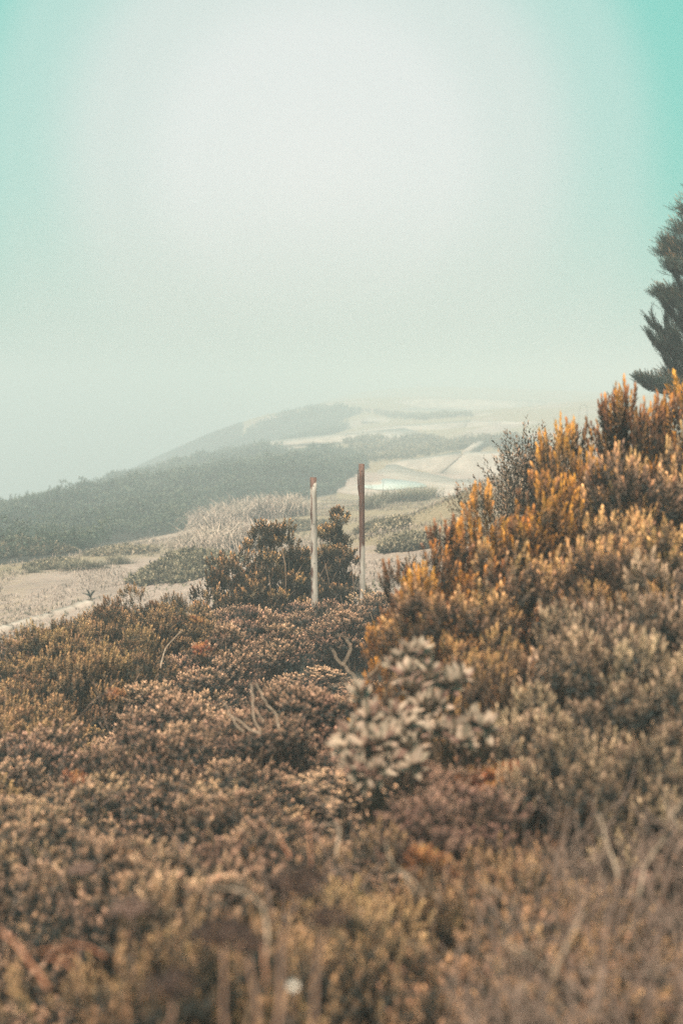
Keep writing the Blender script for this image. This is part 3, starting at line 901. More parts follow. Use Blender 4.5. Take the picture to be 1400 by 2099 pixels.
LAB = {
    'brown_near': ('brown small-leaved shrub in the blurred thicket nearest the viewer', 'brown shrubs nearest the viewer'),
    'brown': ('brown small-leaved shrub in the thicket covering the near slope', 'brown shrubs of the near thicket'),
    'olive': ('low olive-brown shrub filling in between the larger olive shrubs', 'small olive shrubs between the larger ones'),
    'golden': ('small golden-green shrub filling in between the larger golden ones', 'small golden shrubs between the larger ones'),
    'mustard': ('soft mustard-brown heath plant low in the blurred near ground', 'mustard heath plants'),
    'purple': ('dull purple-brown heath plant among the dry twigs nearest the viewer', 'purple-brown heath plants'),
}
cnt, carpet = 0, []
for x, D in pts:
    g = gz1(x, D)
    bx, by = project(np.array(x), np.array(D), np.array(g + 0.5))
    bx, by = float(bx), float(by)
    if by < 1130 or inside(Z_ORANGE, bx, by) or D < 1.75:
        continue
    if bx < 480 and by < 1200: continue
    kd = 'brown'
    if inside(Z_GOLD, bx, by): kd = 'golden'
    elif inside(Z_OLIVE, bx, by): kd = 'olive'
    elif inside(Z_MUST, bx, by): kd = 'mustard'
    elif inside(Z_PURP, bx, by): kd = random.choice(['purple', 'purple', 'mustard', 'brown_near'])
    if kd == 'brown' and D < 6.2: kd = 'brown_near'
    s = random.uniform(0.85, 1.15)
    h = random.uniform(0.75, 1.15) if random.random() > 0.14 else 0.5
    if kd in ('mustard', 'purple'):
        s *= 1.2; h *= 1.25
    if inside(Z_PALE, bx, by) and kd.startswith('brown'): h *= 0.62
    if D < 2.6: h *= 0.85
    zt = tall(KINDS[kd][cnt % len(KINDS[kd])][0]) * s * h
    room = float(P(bx, np.interp(bx, CREST_X, CREST_Y) + random.uniform(-6, 14), D)[2]) - g
    if zt > room:
        h *= room / zt
        if room < 0.16: continue
    o = place(kd, cnt, x, D, LAB[kd][0], LAB[kd][1], (s, s, s * h))
    tpx, tpy = project(x, D, g + zt * 0.8)
    carpet.append((o, kd, float(tpx), float(tpy)))
    cnt += 1
# the thicket goes on beyond the edges of the frame
for k in range(34):
    D = 2.2 + 9.5 * (k / 34)
    for sd in ((1,) if k % 3 else (1, -1)):
        x = sd * (0.27 * D + 0.62 + random.uniform(0, 0.9))
        kd = 'brown_near' if D < 6 else 'brown'
        place(kd, k, x, D, LAB[kd][0], LAB[kd][1], (1.1, 1.1, random.uniform(0.85, 1.15)))
# single out the shrubs that stand by something one can find
MARKS = [(650, 1262, 'brown shrub hiding the foot of the white post'), (745, 1225, 'brown shrub at the foot of the rusty post'), (555, 1245, 'brown shrub just below the bronze bush with the spire'),
         (450, 1235, 'brown shrub just below the lower rounded bronze bush'), (415, 1300, 'brown shrub carrying the small orange sprig on the crest'), (335, 1400, 'brown shrub at the foot of the bent bare branch'),
         (470, 1440, 'brown shrub behind the forked grey dead branch'), (560, 1530, 'brown shrub in front of the forked grey dead branch'), (700, 1290, 'brown shrub behind the twisted pale dead branch'),
         (640, 1420, 'brown shrub beside the twisted pale dead branch'), (650, 1560, 'brown shrub beside the broadest pale-leaved plant'), (240, 1430, 'brown shrub next to the pale orange sprig'),
         (140, 1600, 'brown shrub next to the lone orange sprig on the dark side of the thicket'), (235, 1750, 'brown shrub holding the tiny bright orange sprig'), (505, 1770, 'brown shrub with the reddish-orange sprig'),
         (270, 1840, 'brown shrub behind the dusty pink-brown seed head'), (165, 1810, 'brown shrub around the faded purple-brown seed head'), (580, 1700, 'brown shrub behind the pointed stalk tip'),
         (20, 1560, 'brown shrub cut by the edge of the photo below the golden shrubs'), (20, 1760, 'brown shrub cut by the edge of the photo above the rust-red straight stalk'), (40, 1960, 'brown shrub under the rust-red straight stalk'),
         (400, 1860, 'brown shrub just behind the arching pale twig'), (690, 1690, 'brown shrub beside the short hooked pale twig')]
free = [c for c in carpet if c[1].startswith('brown')]
for mx, my, lab in MARKS:
    c = min(free, key=lambda c: (c[2] - mx) ** 2 + (c[3] - my) ** 2)
    c[0]['label'] = lab
    free.remove(c)



# ------------------------------------------------------------------ the two posts
def post(px_top, py_top, D, base_py, w, mat, lean, label, splinter):
    top = P(px_top, py_top, D)
    zb = gz1(top[0], D) - 0.25
    bx = P(px_top + lean, base_py, D)[0]
    o = empty('metal_post', (bx, D, zb))
    L = top[2] - zb
    mat = post_mat(mat[0], L - mat[1], L - mat[2], 0.0)
    lx = (top[0] - bx) * L / max(0.3, (top[2] - P(0, base_py, D)[2]))
    # an open steel channel: web towards the viewer, two flanges behind it
    def bar(x0, x1, y0, y1, z0, z1, n=14, seed=0, ragged=0.0):
        r = np.random.default_rng(seed)
        V, F = [], []
        zs = np.linspace(z0, z1, n)
        for i, z in enumerate(zs):
            j = r.normal(0, 0.0007, (4, 2))
            sh = lx * z / L
            for (x, y), (a, b) in zip(((x0, y0), (x1, y0), (x1, y1), (x0, y1)), j):
                zz = z + (r.uniform(-ragged, ragged) if i == n - 1 else 0)
                V.append((x + a + sh, y + b, zz))
        for i in range(n - 1):
            for k in range(4):
                k2 = (k + 1) % 4
                F.append((i * 4 + k, i * 4 + k2, (i + 1) * 4 + k2, (i + 1) * 4 + k))
        F.append((3, 2, 1, 0)); m = (n - 1) * 4; F.append((m, m + 1, m + 2, m + 3))
        return np.array(V), np.array(F)
    h = w / 2
    V, F = bar(-h, h, -0.004, 0.004, 0, L, seed=1, ragged=0.006)
    web = link('web', mesh_np('web', V, F, mat), o)
    for k, x in enumerate((-h, h - 0.007)):
        V, F = bar(x, x + 0.007, 0.0045, 0.042, 0, L - 0.004, seed=2 + k, ragged=0.005)
        link('flange', mesh_np('flange', V, F, mat), o)
    # bolts through the web
    for z in (L - 0.07, L - 0.42, L - 0.78):
        th = np.linspace(0, 2 * math.pi, 7)[:6]
        ring = np.stack([0.007 * np.cos(th) + lx * z / L, np.full(6, -0.0085), z + 0.007 * np.sin(th)], 1)
        ring2 = ring.copy(); ring2[:, 1] = -0.0035
        V = np.vstack([ring, ring2]); F = [(i, (i + 1) % 6, 6 + (i + 1) % 6, 6 + i) for i in range(6)]
        me = bpy.data.meshes.new('bolt'); me.from_pydata(V.tolist(), [], [tuple(range(6))] + F); me.materials.append(mat)
        link('bolt', me, web)
    if splinter:
        pts = [(-h - 0.010 + lx, 0.01, L - 0.06), (-h - 0.008 + lx, 0.01, L - 0.15), (-h - 0.004 + lx, 0.012, L - 0.25), (-h + 0.002 + lx * .8, 0.012, L - 0.33)]
        V, F = tube(np.array(pts), [0.003, 0.006, 0.007, 0.004], 5)
        link('torn_strip', mesh_np('torn_strip', V, F, mat), o)
    tag(o, label, 'post', 'pair of old posts')
    return o


p1 = post(643.5, 979, 13.0, 1238, 0.060, ('post_paint', 0.09, 0.02), 3, 'weathered white post with rust at its top and along one edge', False)
p2 = post(742, 951, 14.5, 1188, 0.057, ('post_rust', 0.92, 0.74), 1.5, 'taller rust-brown post with a torn strip near its top', True)

# ------------------------------------------------------------------ scrub on the far side of the path
def scatter(poly, dmin, dmax, n, pad=4.0, seed=0):
    r = np.random.default_rng(seed)
    out_x, out_y, have = [], [], 0
    for _ in range(60):
        y = r.uniform(dmin, dmax, 40000)
        x = r.uniform(-0.32, 0.32, 40000) * y
        px, py = project(x, y, gz(x, y))
        ok = inside(poly, px, py) & (px > -200) & (px < 1500)
        out_x.append(x[ok]); out_y.append(y[ok]); have += ok.sum()
        if have >= n: break
    x, y = np.concatenate(out_x)[:n], np.concatenate(out_y)[:n]
    return x, y


CLUMP = [sprig(10, 0.16, 0.13, 0.060, 0.1, 1.2, seed=60 + s) for s in range(4)]


def scrub(name, poly, d0, d1, n, hgt, seed, label, mat=M_SCRUB, sc=1.0):
    x, y = scatter(poly, d0, d1, n, seed=seed)
    r = np.random.default_rng(seed + 1)
    g = gz(x, y)
    bump = np.clip(0.55 + 0.55 * vnoise(x, y, 1.1, seed + 2) + 0.35 * vnoise(x, y, 3.2, seed + 3), 0.1, 1.5)
    ht = hgt * bump
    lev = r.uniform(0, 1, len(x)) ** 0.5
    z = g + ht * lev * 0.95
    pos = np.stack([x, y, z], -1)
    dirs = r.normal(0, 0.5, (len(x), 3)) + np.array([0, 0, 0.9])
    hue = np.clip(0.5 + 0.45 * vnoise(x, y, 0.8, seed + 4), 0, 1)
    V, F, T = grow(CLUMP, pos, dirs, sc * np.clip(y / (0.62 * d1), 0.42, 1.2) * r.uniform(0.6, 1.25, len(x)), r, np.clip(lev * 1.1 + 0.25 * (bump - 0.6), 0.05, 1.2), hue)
    o = link(name, mesh_np(name, V, F, mat, T))
    return tag(o, label, kind='stuff')


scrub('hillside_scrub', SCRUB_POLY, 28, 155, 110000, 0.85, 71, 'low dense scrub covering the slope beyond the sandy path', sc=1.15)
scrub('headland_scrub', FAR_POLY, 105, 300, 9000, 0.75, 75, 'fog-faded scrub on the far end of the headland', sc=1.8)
scrub('terrace_weeds', [(745, 843), (860, 853), (960, 850), (1010, 866), (930, 864), (880, 862), (800, 858)], 170, 260, 900, 0.35, 83, 'thin weeds on the slope before the farthest terrace', M_GREEN_GRASS, 1.7)
scrub('ledge_weeds', [(880, 925), (960, 905), (1060, 898), (1100, 915), (1080, 930), (1000, 922), (950, 924)], 90, 150, 1100, 0.40, 87, 'weeds growing on the shelf above the nearest terrace', M_GREEN_GRASS, 1.4)
scrub('bank_scrub', PATCH_POLY, 95, 150, 2600, 0.40, 79, 'rough grass and weeds between the concrete terraces', M_GREEN_GRASS, 1.4)


# ------------------------------------------------------------------ grasses
def blades(n, L, spread, width, r, arch=1.0, seg=3):
    """arching blades rising from a small foot: triangles and tint"""
    az = r.uniform(0, 2 * math.pi, n); tilt = np.abs(r.normal(0, 0.45, n)) * spread
    L = L * r.uniform(0.55, 1.15, n)
    foot = r.normal(0, 1, (n, 2))
    t = np.linspace(0, 1, seg + 1)
    V = np.zeros((n, seg + 1, 2, 3)); T = np.zeros((n, seg + 1, 2, 3))
    for i, u in enumerate(t):
        ang = tilt + arch * u * u * r.uniform(0.6, 1.4, n)
        rad = L * u * np.sin(ang); z = L * u * np.cos(ang * 0.85)
        w = width * (1 - u) ** 0.6 * 0.5 + 0.0008
        for k, s in enumerate((-1, 1)):
            V[:, i, k, 0] = rad * np.cos(az) - s * w * np.sin(az)
            V[:, i, k, 1] = rad * np.sin(az) + s * w * np.cos(az)
            V[:, i, k, 2] = z
        T[:, i, :, 1] = u
    T[..., 0] = r.uniform(0, 1, n)[:, None, None]; T[..., 2] = r.uniform(0, 1, n)[:, None, None]
    q = np.arange(n)[:, None] * (seg + 1) * 2
    F = np.vstack([q + np.array([[2 * i, 2 * i + 1, 2 * i + 3, 2 * i + 2]]) for i in range(seg)])
    return V, F, T, foot


def tussock_mesh(seed, n, R, L, width, mat, spread=1.0, arch=1.0):
    r = np.random.default_rng(seed)
    V, F, T, foot = blades(n, L, spread, width, r, arch)
    V[..., 0] += (foot[:, 0] * R * 0.35)[:, None, None]; V[..., 1] += (foot[:, 1] * R * 0.35)[:, None, None]
    return mesh_np('tussock', V.reshape(-1, 3), F, mat, T.reshape(-1, 3))


TUS = [tussock_mesh(400 + s, 260, 0.42, 0.62, 0.020, M_GRASS, 1.3, 1.1) for s in range(4)]
GT = [tussock_mesh(410 + s, 240, 0.40, 0.50, 0.016, M_GREEN_GRASS, 1.2, 0.7) for s in range(3)]


def stand(name, me, px, py, D, label, cat, group=None, s=1.0, sz=1.0):
    q = P(px, py, D)
    o = link(name, me)
    o.location = (q[0], q[1], gz1(q[0], q[1]) - 0.02)
    o.rotation_euler = (0, 0, random.uniform(0, 6.28))
    o.scale = (s, s, s * sz)
    return tag(o, label, cat, group)


GG = 'pale arching grass tussocks beside the path'
L_UP, L_LO = 'pale arching grass tussock in the upper clump against the dark scrub', 'pale arching grass tussock in the lower clump at the end of the sandy path'
for i, (px, py, D) in enumerate([(420, 1060, 36), (455, 1048, 36.5), (490, 1040, 37), (525, 1038, 37.5), (560, 1040, 37), (590, 1048, 36.5), (470, 1058, 35.5), (515, 1058, 35.5), (555, 1060, 35), (440, 1070, 35), (600, 1062, 35)]):
    stand('grass_tussock', TUS[i % 4], px, py + 12, D, L_UP, 'grass', GG, 1.45 + 0.15 * (i % 3))
for i, (px, py, D) in enumerate([(395, 1105, 31), (425, 1095, 31.5), (460, 1090, 32), (498, 1090, 32), (445, 1112, 30.5), (482, 1110, 30.5), (520, 1105, 31), (410, 1120, 30), (540, 1095, 31.5)]):
    stand('grass_tussock', TUS[(i + 1) % 4], px, py + 8, D, L_LO, 'grass', GG, 1.2 + 0.15 * (i % 3))
G2 = 'green grass clumps below the puddle'
for i, (px, py, D) in enumerate([(770, 1035, 37), (800, 1028, 37.5), (835, 1027, 38), (865, 1032, 38), (785, 1050, 36), (825, 1048, 36), (860, 1052, 36), (760, 1062, 35), (880, 1045, 37)]):
    stand('grass_clump', GT[i % 3], px, py + 10, D, 'grey-green grass clump growing just below the turquoise puddle', 'grass', G2, 1.15 + 0.1 * (i % 3))
for i, (px, py, D, lab) in enumerate([(70, 1178, 28.5, 'small dark green tuft alone on the sandy path'), (150, 1165, 28.8, 'reddish-green weed clump on the sandy path, first of a pair'), (195, 1160, 29, 'reddish-green weed clump on the sandy path beside its twin'),
                                      (245, 1146, 30, 'thin pale weed tuft at the upper edge of the sandy path')]):
    stand('weed_tuft', GT[i % 3], px, py + 8, D, lab, 'weed', None, (0.45, 0.85, 0.8, 0.8)[i], 0.75)


def mat_plant(px, py, D, rx, ry, h, seed, label, n=1500):
    r = np.random.default_rng(seed)
    q = P(px, py, D)
    a = r.uniform(0, 2 * math.pi, n); u = np.sqrt(r.uniform(0, 1, n))
    ed = 1 + 0.15 * np.sin(3 * a + seed) + 0.08 * np.sin(7 * a)
    x, y = rx * u * np.cos(a) * ed, ry * u * np.sin(a) * ed
    D = float(q[1])
    z = gz(q[0] + x, D + y) - gz1(q[0], D) + h * (1 - u ** 2.5) * (0.8 + 0.3 * vnoise(x, y, 4, seed)) * r.uniform(0.6, 1, n)
    V, F, T = grow(CLUMP, np.stack([x, y, z], -1), r.normal(0, 0.5, (n, 3)) + np.array([0, 0, 0.8]), r.uniform(0.35, 0.7, n), r, r.uniform(0.2, 1.1, n))
    o = link('mat_plant', mesh_np('mat_plant', V, F, M_MAT, T), loc=(q[0], q[1], gz1(q[0], q[1])))
    return tag(o, label, 'plant')


mat_plant(390, 1170, 25.0, 0.95, 1.5, 0.35, 5, 'spreading olive mat plant behind the bronze bush beside the path', 2600)
mat_plant(800, 1105, 27.0, 0.36, 0.5, 0.30, 6, 'small green cushion plant on the sand beyond the rusty post', 900)
mat_plant(760, 1085, 29.0, 0.30, 0.4, 0.15, 7, 'low grey weed patch on the sand behind the rusty post', 500)
for px_, py_, D_, rx_, ry_, h_, sd_, lab_ in [(250, 1128, 31, .8, .6, .12, 31, 'thin weed mat beside the upper edge of the sandy path, under the scrub slope'), (110, 1160, 29.5, .6, .5, .12, 32, 'thin weed mat between the reddish weed clumps and the scrub slope'),
        (620, 1085, 33, 1.0, 1.2, .16, 33, 'brownish weed mat between the grass tussocks and the white post'), (905, 1078, 31, .8, .9, .18, 34, 'grey weed mat on the sand near the dark twiggy bush'), (835, 1150, 23, .45, .6, .10, 35, 'flat weed patch on the sand nearest the rusty post')]:
    mat_plant(px_, py_, D_, rx_, ry_, h_, sd_, lab_, 1100)
mat_plant(30, 1130, 31.5, 1.3, 0.8, 0.45, 8, 'rusty-tinged low bush at the foot of the scrub slope', 1600)

# thin dead stalks standing in front of the puddle
for i, (px, py, D, hh) in enumerate([(750, 1040, 37, 0.75), (757, 1042, 36.8, 0.85), (785, 1036, 37, 0.8), (747, 1040, 37.2, 0.55)]):
    q = P(px, py, D); r = np.random.default_rng(430 + i)
    V, F = tube(wobble((0, 0, 0), (r.normal(0, 0.04), 0, hh), 5, 0.03, r), [0.010, 0.009, 0.008, 0.006, 0.004], 4)
    o = link('dead_stalk', mesh_np('dead_stalk', V, tri(F), M_TWIG), loc=(q[0], q[1], gz1(q[0], q[1])))
    tag(o, 'thin dead stalk standing up against the turquoise puddle', 'stalk', 'dead stalks by the puddle')

# sparse dry grass all over the sand
def cover(name, n, d0, d1, L, width, mat, seed, label, thr=-0.1):
    r = np.random.default_rng(seed)
    y = np.sqrt(r.uniform(d0 * d0, d1 * d1, n * 4)); x = r.uniform(-0.27, 0.2, n * 4) * y
    px, py = project(x, y, gz(x, y))
    ok = ~inside(SCRUB_POLY, px, py) & (vnoise(x, y, 0.9, seed) + 0.5 * vnoise(x, y, 3.0, seed + 1) > thr) & ~((y > 67) & (px > 690))
    x, y = x[ok][:n], y[ok][:n]
    V, F, T, _ = blades(len(x), L, 1.7, width, r, 0.9, 2)
    V[..., 0] += x[:, None, None]; V[..., 1] += y[:, None, None]; V[..., 2] += (gz(x, y) - 0.01)[:, None, None]
    return tag(link(name, mesh_np(name, V.reshape(-1, 3), F, mat, T.reshape(-1, 3))), label, kind='stuff')


cover('dry_grass', 52000, 16, 80, 0.16, 0.012, M_GRASS, 91, 'sparse dry grass on the sandy ground')
cover('weeds', 24000, 16, 80, 0.12, 0.018, M_GREEN_GRASS, 95, 'scattered low weeds on the sandy ground', 0.35)

# ------------------------------------------------------------------ the path edge: kerb, stones, spiky plant
def rock(seed, r0, flat=0.6):
    r = np.random.default_rng(seed)
    V, F = [], []
    n, m = 8, 5
    for j in range(m + 1):
        ph = math.pi * j / m
        for i in range(n):
            th = 2 * math.pi * i / n
            k = r0 * r.uniform(0.75, 1.15)
            V.append((k * math.sin(ph) * math.cos(th), k * math.sin(ph) * math.sin(th), k * flat * math.cos(ph)))
    for j in range(m):
        for i in range(n):
            F.append((j * n + i, (j + 1) * n + i, (j + 1) * n + (i + 1) % n, j * n + (i + 1) % n))
    return mesh_np('stone', np.array(V), np.array(F), M_STONE)


kb = tag(empty('concrete_kerb'), 'broken pale concrete kerb along the edge of the sandy path', 'kerb')
kpts = [(-60, 1296), (-18, 1284), (22, 1276), (26, 1275), (64, 1264), (70, 1262), (104, 1255), (112, 1251), (150, 1243), (156, 1240), (188, 1232)]
for a, b in zip(kpts[:-1], kpts[1:]):
    if b[0] - a[0] < 10: continue
    D = 21.5
    qa, qb = P(a[0], a[1], D + (a[0] + 60) * 0.006), P(b[0], b[1], D + (b[0] + 60) * 0.006)
    qa[2] = gz1(qa[0], qa[1]) + 0.05; qb[2] = gz1(qb[0], qb[1]) + 0.05
    d = qb - qa; nrm2 = np.array([-d[1], d[0], 0]); nrm2 /= np.linalg.norm(nrm2)
    r = np.random.default_rng(int(b[0]) + 500)
    V = []
    for p_ in np.linspace(0, 1, 6):
        c_ = qa + d * p_
        for s_, zz in ((-1, 0), (1, 0), (1, -0.25), (-1, -0.25)):
            V.append(c_ + nrm2 * s_ * (0.11 + r.normal(0, 0.012)) + np.array([0, 0, zz + r.normal(0, 0.008)]))
    F = [(i * 4 + k, i * 4 + (k + 1) % 4, (i + 1) * 4 + (k + 1) % 4, (i + 1) * 4 + k) for i in range(5) for k in range(4)] + [(3, 2, 1, 0), (20, 21, 22, 23)]
    link('kerb_block', mesh_np('kerb_block', np.array(V), np.array(F), M_CONCRETE), kb)
ST = [rock(520 + s, 0.13) for s in range(4)]
for i, (px, py, D, s, lab) in enumerate([
        (172, 1236, 20.5, 1.3, 'largest pale stone beside the spiky dark plant'), (158, 1246, 20, 0.9, 'pale stone between the kerb end and the spiky plant'),
        (200, 1226, 21, 0.8, 'small pale stone just behind the spiky plant'), (228, 1212, 22, 1.0, 'flat pale stone on the sand above the golden shrubs'),
        (35, 1285, 20.6, 0.5, 'small round stone lying on the kerb side'), (246, 1208, 22.2, 0.7, 'small pale stone nearest the spreading mat plant')]):
    stand('stone', ST[i % 4], px, py, D, lab, 'stone', 'pale stones by the path', s)
q = P(186, 1232, 23.5)
sp = empty('spiky_plant', (q[0], 23.5, gz1(q[0], 23.5)))
zsp = max(0.05, q[2] - gz1(q[0], 23.5))
r = np.random.default_rng(77)
for k in range(11):
    az = k * 2.4; el = r.uniform(0.1, 1.1); L = r.uniform(0.13, 0.20)
    d = np.array([math.cos(az) * math.cos(el), math.sin(az) * math.cos(el), math.sin(el)]); sd = np.array([-math.sin(az), math.cos(az), 0]); up_ = np.cross(d, sd)
    b0 = np.array([0, 0, zsp])
    V = np.array([b0 - sd * .018, b0 + sd * .018, b0 + d * L * .5 + sd * .022 + up_ * .012, b0 + d * L, b0 + d * L * .5 - sd * .022 + up_ * .012, b0 + d * L * .5])
    link('leaf', mesh_np('leaf', V, np.array([(0, 5, 4), (0, 1, 5), (1, 2, 5), (5, 2, 3), (4, 5, 3)]), M_SPIKY, np.full((6, 3), 0.4)), sp)
V, F = tube(np.array([(0, 0, -.05), (0.01, 0, zsp / 2), (0, 0, zsp)]), [0.02, 0.018, 0.016], 5)
link('stem', mesh_np('stem', V, tri(F), M_TWIG), sp)
tag(sp, 'small dark blue-green spiky plant at the end of the kerb', 'plant')

# ------------------------------------------------------------------ the cypress at the edge of the frame
TD = 17.0
tb = P(1478, 800, TD)
tz = gz1(tb[0], TD) - 0.1
ttop = P(1452, 372, TD)
tree = tag(empty('cypress_tree', (tb[0], TD, tz)), 'dark cypress with swept branches rising behind the orange shrubs', 'tree')
trk = wobble((0, 0, 0), (ttop[0] - tb[0], 0, ttop[2] - tz), 12, 0.02, np.random.default_rng(8))
V, F = tube(trk, np.linspace(0.12, 0.02, 12), 8)
link('trunk', mesh_np('trunk', V, tri(F), M_BARK, smooth=True), tree)
NEED = [sprig(26, 0.20, 0.060, 0.009, 0.5, 1.15, seed=80 + s, tipscale=0.6) for s in range(4)]
TS = TD / 24.0
TWG = [sprig(16, 0.22, 0.045, 0.007, 0.8, 1.25, seed=90 + s, tipscale=0.6) for s in range(3)]
# limbs: pixel where the limb starts on the trunk, pixel of its tip, density, up-sweep
LIMBS = [  # start y, tip (x, y), foliage width m, needles per m, kind
    (430, (1386, 440), 0.26, 150, 'plume'), (470, (1372, 478), 0.26, 150, 'plume'), (500, (1348, 498), 0.22, 170, 'plume'), (530, (1337, 520), 0.24, 190, 'plume'), (545, (1352, 548), 0.2, 170, 'plume'),
    (560, (1365, 560), 0.25, 150, 'plume'), (640, (1362, 558), 0.16, 60, 'feather'), (625, (1332, 606), 0.22, 200, 'plume'), (640, (1345, 618), 0.2, 180, 'plume'), (690, (1340, 628), 0.18, 110, 'feather'), (640, (1370, 615), 0.25, 150, 'plume'),
    (745, (1316, 668), 0.2, 95, 'feather'), (760, (1312, 690), 0.18, 100, 'feather'), (730, (1345, 660), 0.22, 95, 'feather'), (790, (1326, 712), 0.17, 80, 'feather'), (800, (1345, 745), 0.16, 80, 'feather'), (700, (1375, 640), 0.25, 110, 'feather'), (765, (1365, 690), 0.25, 90, 'feather'),
    (800, (1294, 780), 0.16, 200, 'plume'), (805, (1310, 792), 0.16, 190, 'plume'), (815, (1340, 800), 0.2, 150, 'plume'), (780, (1350, 770), 0.2, 120, 'plume'),
    (400, (1420, 380), 0.25, 130, 'plume'), (450, (1410, 430), 0.3, 150, 'plume'), (510, (1400, 480), 0.3, 160, 'plume'), (580, (1395, 570), 0.35, 140, 'plume')]
rt = np.random.default_rng(21)
limbs, npos, ndir, nage, tpos, tdir = [], [], [], [], [], []
def trunk_at(z):
    i = np.searchsorted(trk[:, 2], z); i = min(max(i, 1), len(trk) - 1)
    u = (z - trk[i - 1, 2]) / (trk[i, 2] - trk[i - 1, 2] + 1e-6)
    return trk[i - 1] + (trk[i] - trk[i - 1]) * u
extra = []
for sy, (tx, ty), wd, dens, kd in LIMBS:
    tx += 18; wd *= TS; dens /= TS
    extra.append((sy, tx, ty, rt.uniform(-0.35, 0.35), wd, dens, kd))
    # the same limb again round the other sides of the trunk
    for _ in range(2):
        extra.append((sy + rt.uniform(-25, 25), 1478 + (1478 - tx) * rt.uniform(0.5, 1.1), ty + rt.uniform(-30, 20), rt.uniform(-0.85, 0.85), wd, dens * 0.6, kd))
for sy, tx, ty, dy, wd, dens, kd in extra:
    a = trunk_at(P(1478, sy, TD)[2] - tz)
    e = P(tx, ty, TD + dy); b = np.array([e[0] - tb[0], dy, e[2] - tz])
    pts = wobble(a, b, 9, 0.05, rt)
    L = np.linalg.norm(b - a)
    pts[:, 2] += (-0.08 if kd == 'plume' else -0.16) * L * np.sin(np.linspace(0, math.pi, 9))
    limbs.append(tube(pts, np.linspace(0.030, 0.005, 9), 5))
    n = int(dens * 2.0 * L)
    u = rt.uniform(0.22, 1.0, n) ** 0.8
    i = np.minimum((u * 8).astype(int), 7); f = (u * 8 - i)[:, None]
    c_ = pts[i] + (pts[i + 1] - pts[i]) * f
    ax = pts[i + 1] - pts[i]; ax /= np.linalg.norm(ax, axis=1)[:, None]
    w_ = wd * (0.35 + 0.65 * np.sin(np.pi * np.clip(u, 0, 1) ** 0.8))[:, None]
    off = rt.normal(0, 0.5, (n, 3)) * w_
    if kd == 'plume':
        off[:, 2] = np.abs(off[:, 2]) * 0.9 - 0.02
        npos.append(c_ + off); ndir.append(ax * 0.7 + off / (w_ + 0.01) * 0.5 + np.array([0, 0, 0.65]) + rt.normal(0, 0.15, (n, 3)))
        nage.append(np.clip(0.45 + off[:, 2] * 4.0 / TS + rt.normal(0, 0.15, n), 0.05, 1.2))
    else:
        off *= 0.5
        npos.append(c_ + off); ndir.append(ax * 1.0 + np.array([0, 0, 0.9]) + rt.normal(0, 0.18, (n, 3)))
        nage.append(np.clip(rt.normal(0.25, 0.15, n), 0.02, 0.6))
        # bare side twigs that carry the feathered look
        for k in range(int(9 * L / TS)):
            uu = rt.uniform(0.2, 0.98); ii = min(int(uu * 8), 7)
            s0 = pts[ii] + (pts[ii + 1] - pts[ii]) * (uu * 8 - ii)
            aa = pts[ii + 1] - pts[ii]; aa /= np.linalg.norm(aa)
            dd = aa + np.array([rt.normal(0, .2), rt.normal(0, .3), rt.uniform(0.5, 1.1)]); dd /= np.linalg.norm(dd)
            Lk = TS * rt.uniform(0.18, 0.42)
            limbs.append(tube(np.array([s0, s0 + dd * Lk * .5, s0 + dd * Lk + np.array([0, 0, Lk * .12])]), [0.006, 0.004, 0.002], 3))
            m = int(Lk / TS * 26); v = rt.uniform(0.15, 1, m)[:, None]
            npos.append(s0 + dd * Lk * v); ndir.append(np.tile(dd, (m, 1)) + rt.normal(0, 0.25, (m, 3))); nage.append(np.clip(rt.normal(0.2, 0.12, m), 0.02, 0.5))
V, F = join(limbs); link('limbs', mesh_np('limbs', V, F, M_BARK), tree)
npos, ndir, nage = np.vstack(npos), np.vstack(ndir), np.concatenate(nage)
V, F, T = grow(NEED, npos, ndir, TS * rt.uniform(0.6, 1.1, len(npos)), rt, nage)
link('crown', mesh_np('crown', V, F, M_CYPRESS, T), tree)

# ------------------------------------------------------------------ the pale-leaved plant
def big_leaf(seed):
    """a thick oblong leaf, 1 long, with a raised rib and curled edges"""
    r = np.random.default_rng(seed)
    V, n = [], 6
    for i in range(n):
        u = i / (n - 1)
        w = 0.24 * math.sin(math.pi * min(1, 0.10 + 0.86 * u ** 0.9)) ** 0.7 * (1 if i < n - 1 else 0.35)
        bend = 0.18 * u * u + 0.03 * math.sin(seed + 4 * u)
        V += [(-w, 0.05 + 0.02 * r.normal(), u), (0, -bend * 0.3, u), (w, 0.05 + 0.02 * r.normal(), u)]
    V = np.array(V); V[:, 1] -= 0.22 * V[:, 2] ** 2
    F = [(i * 3 + k, i * 3 + k + 1, i * 3 + k + 4, i * 3 + k + 3) for i in range(n - 1) for k in range(2)]
    T = np.zeros((len(V), 3)); T[:, 0] = 0.5; T[:, 1] = 0.45 + 0.3 * r.uniform(-1, 1) + np.tile([0.35, -0.2, 0.35], n) * r.uniform(0.4, 1); T[:, 2] = r.uniform(0, 1)
    return V, np.array(F), T


LEAF_MESH = []
for s in range(8):
    V, F, T = big_leaf(600 + s)
    LEAF_MESH.append(mesh_np('leaf', V, F, M_PALE if s < 7 else M_PINK, T, True))


def look_at_matrix(d, spin):
    from mathutils import Vector, Matrix
    z = Vector(d).normalized()
    q_ = z.to_track_quat('Z', 'Y')
    return (q_.to_matrix() @ Matrix.Rotation(spin, 3, 'Z')).to_euler()


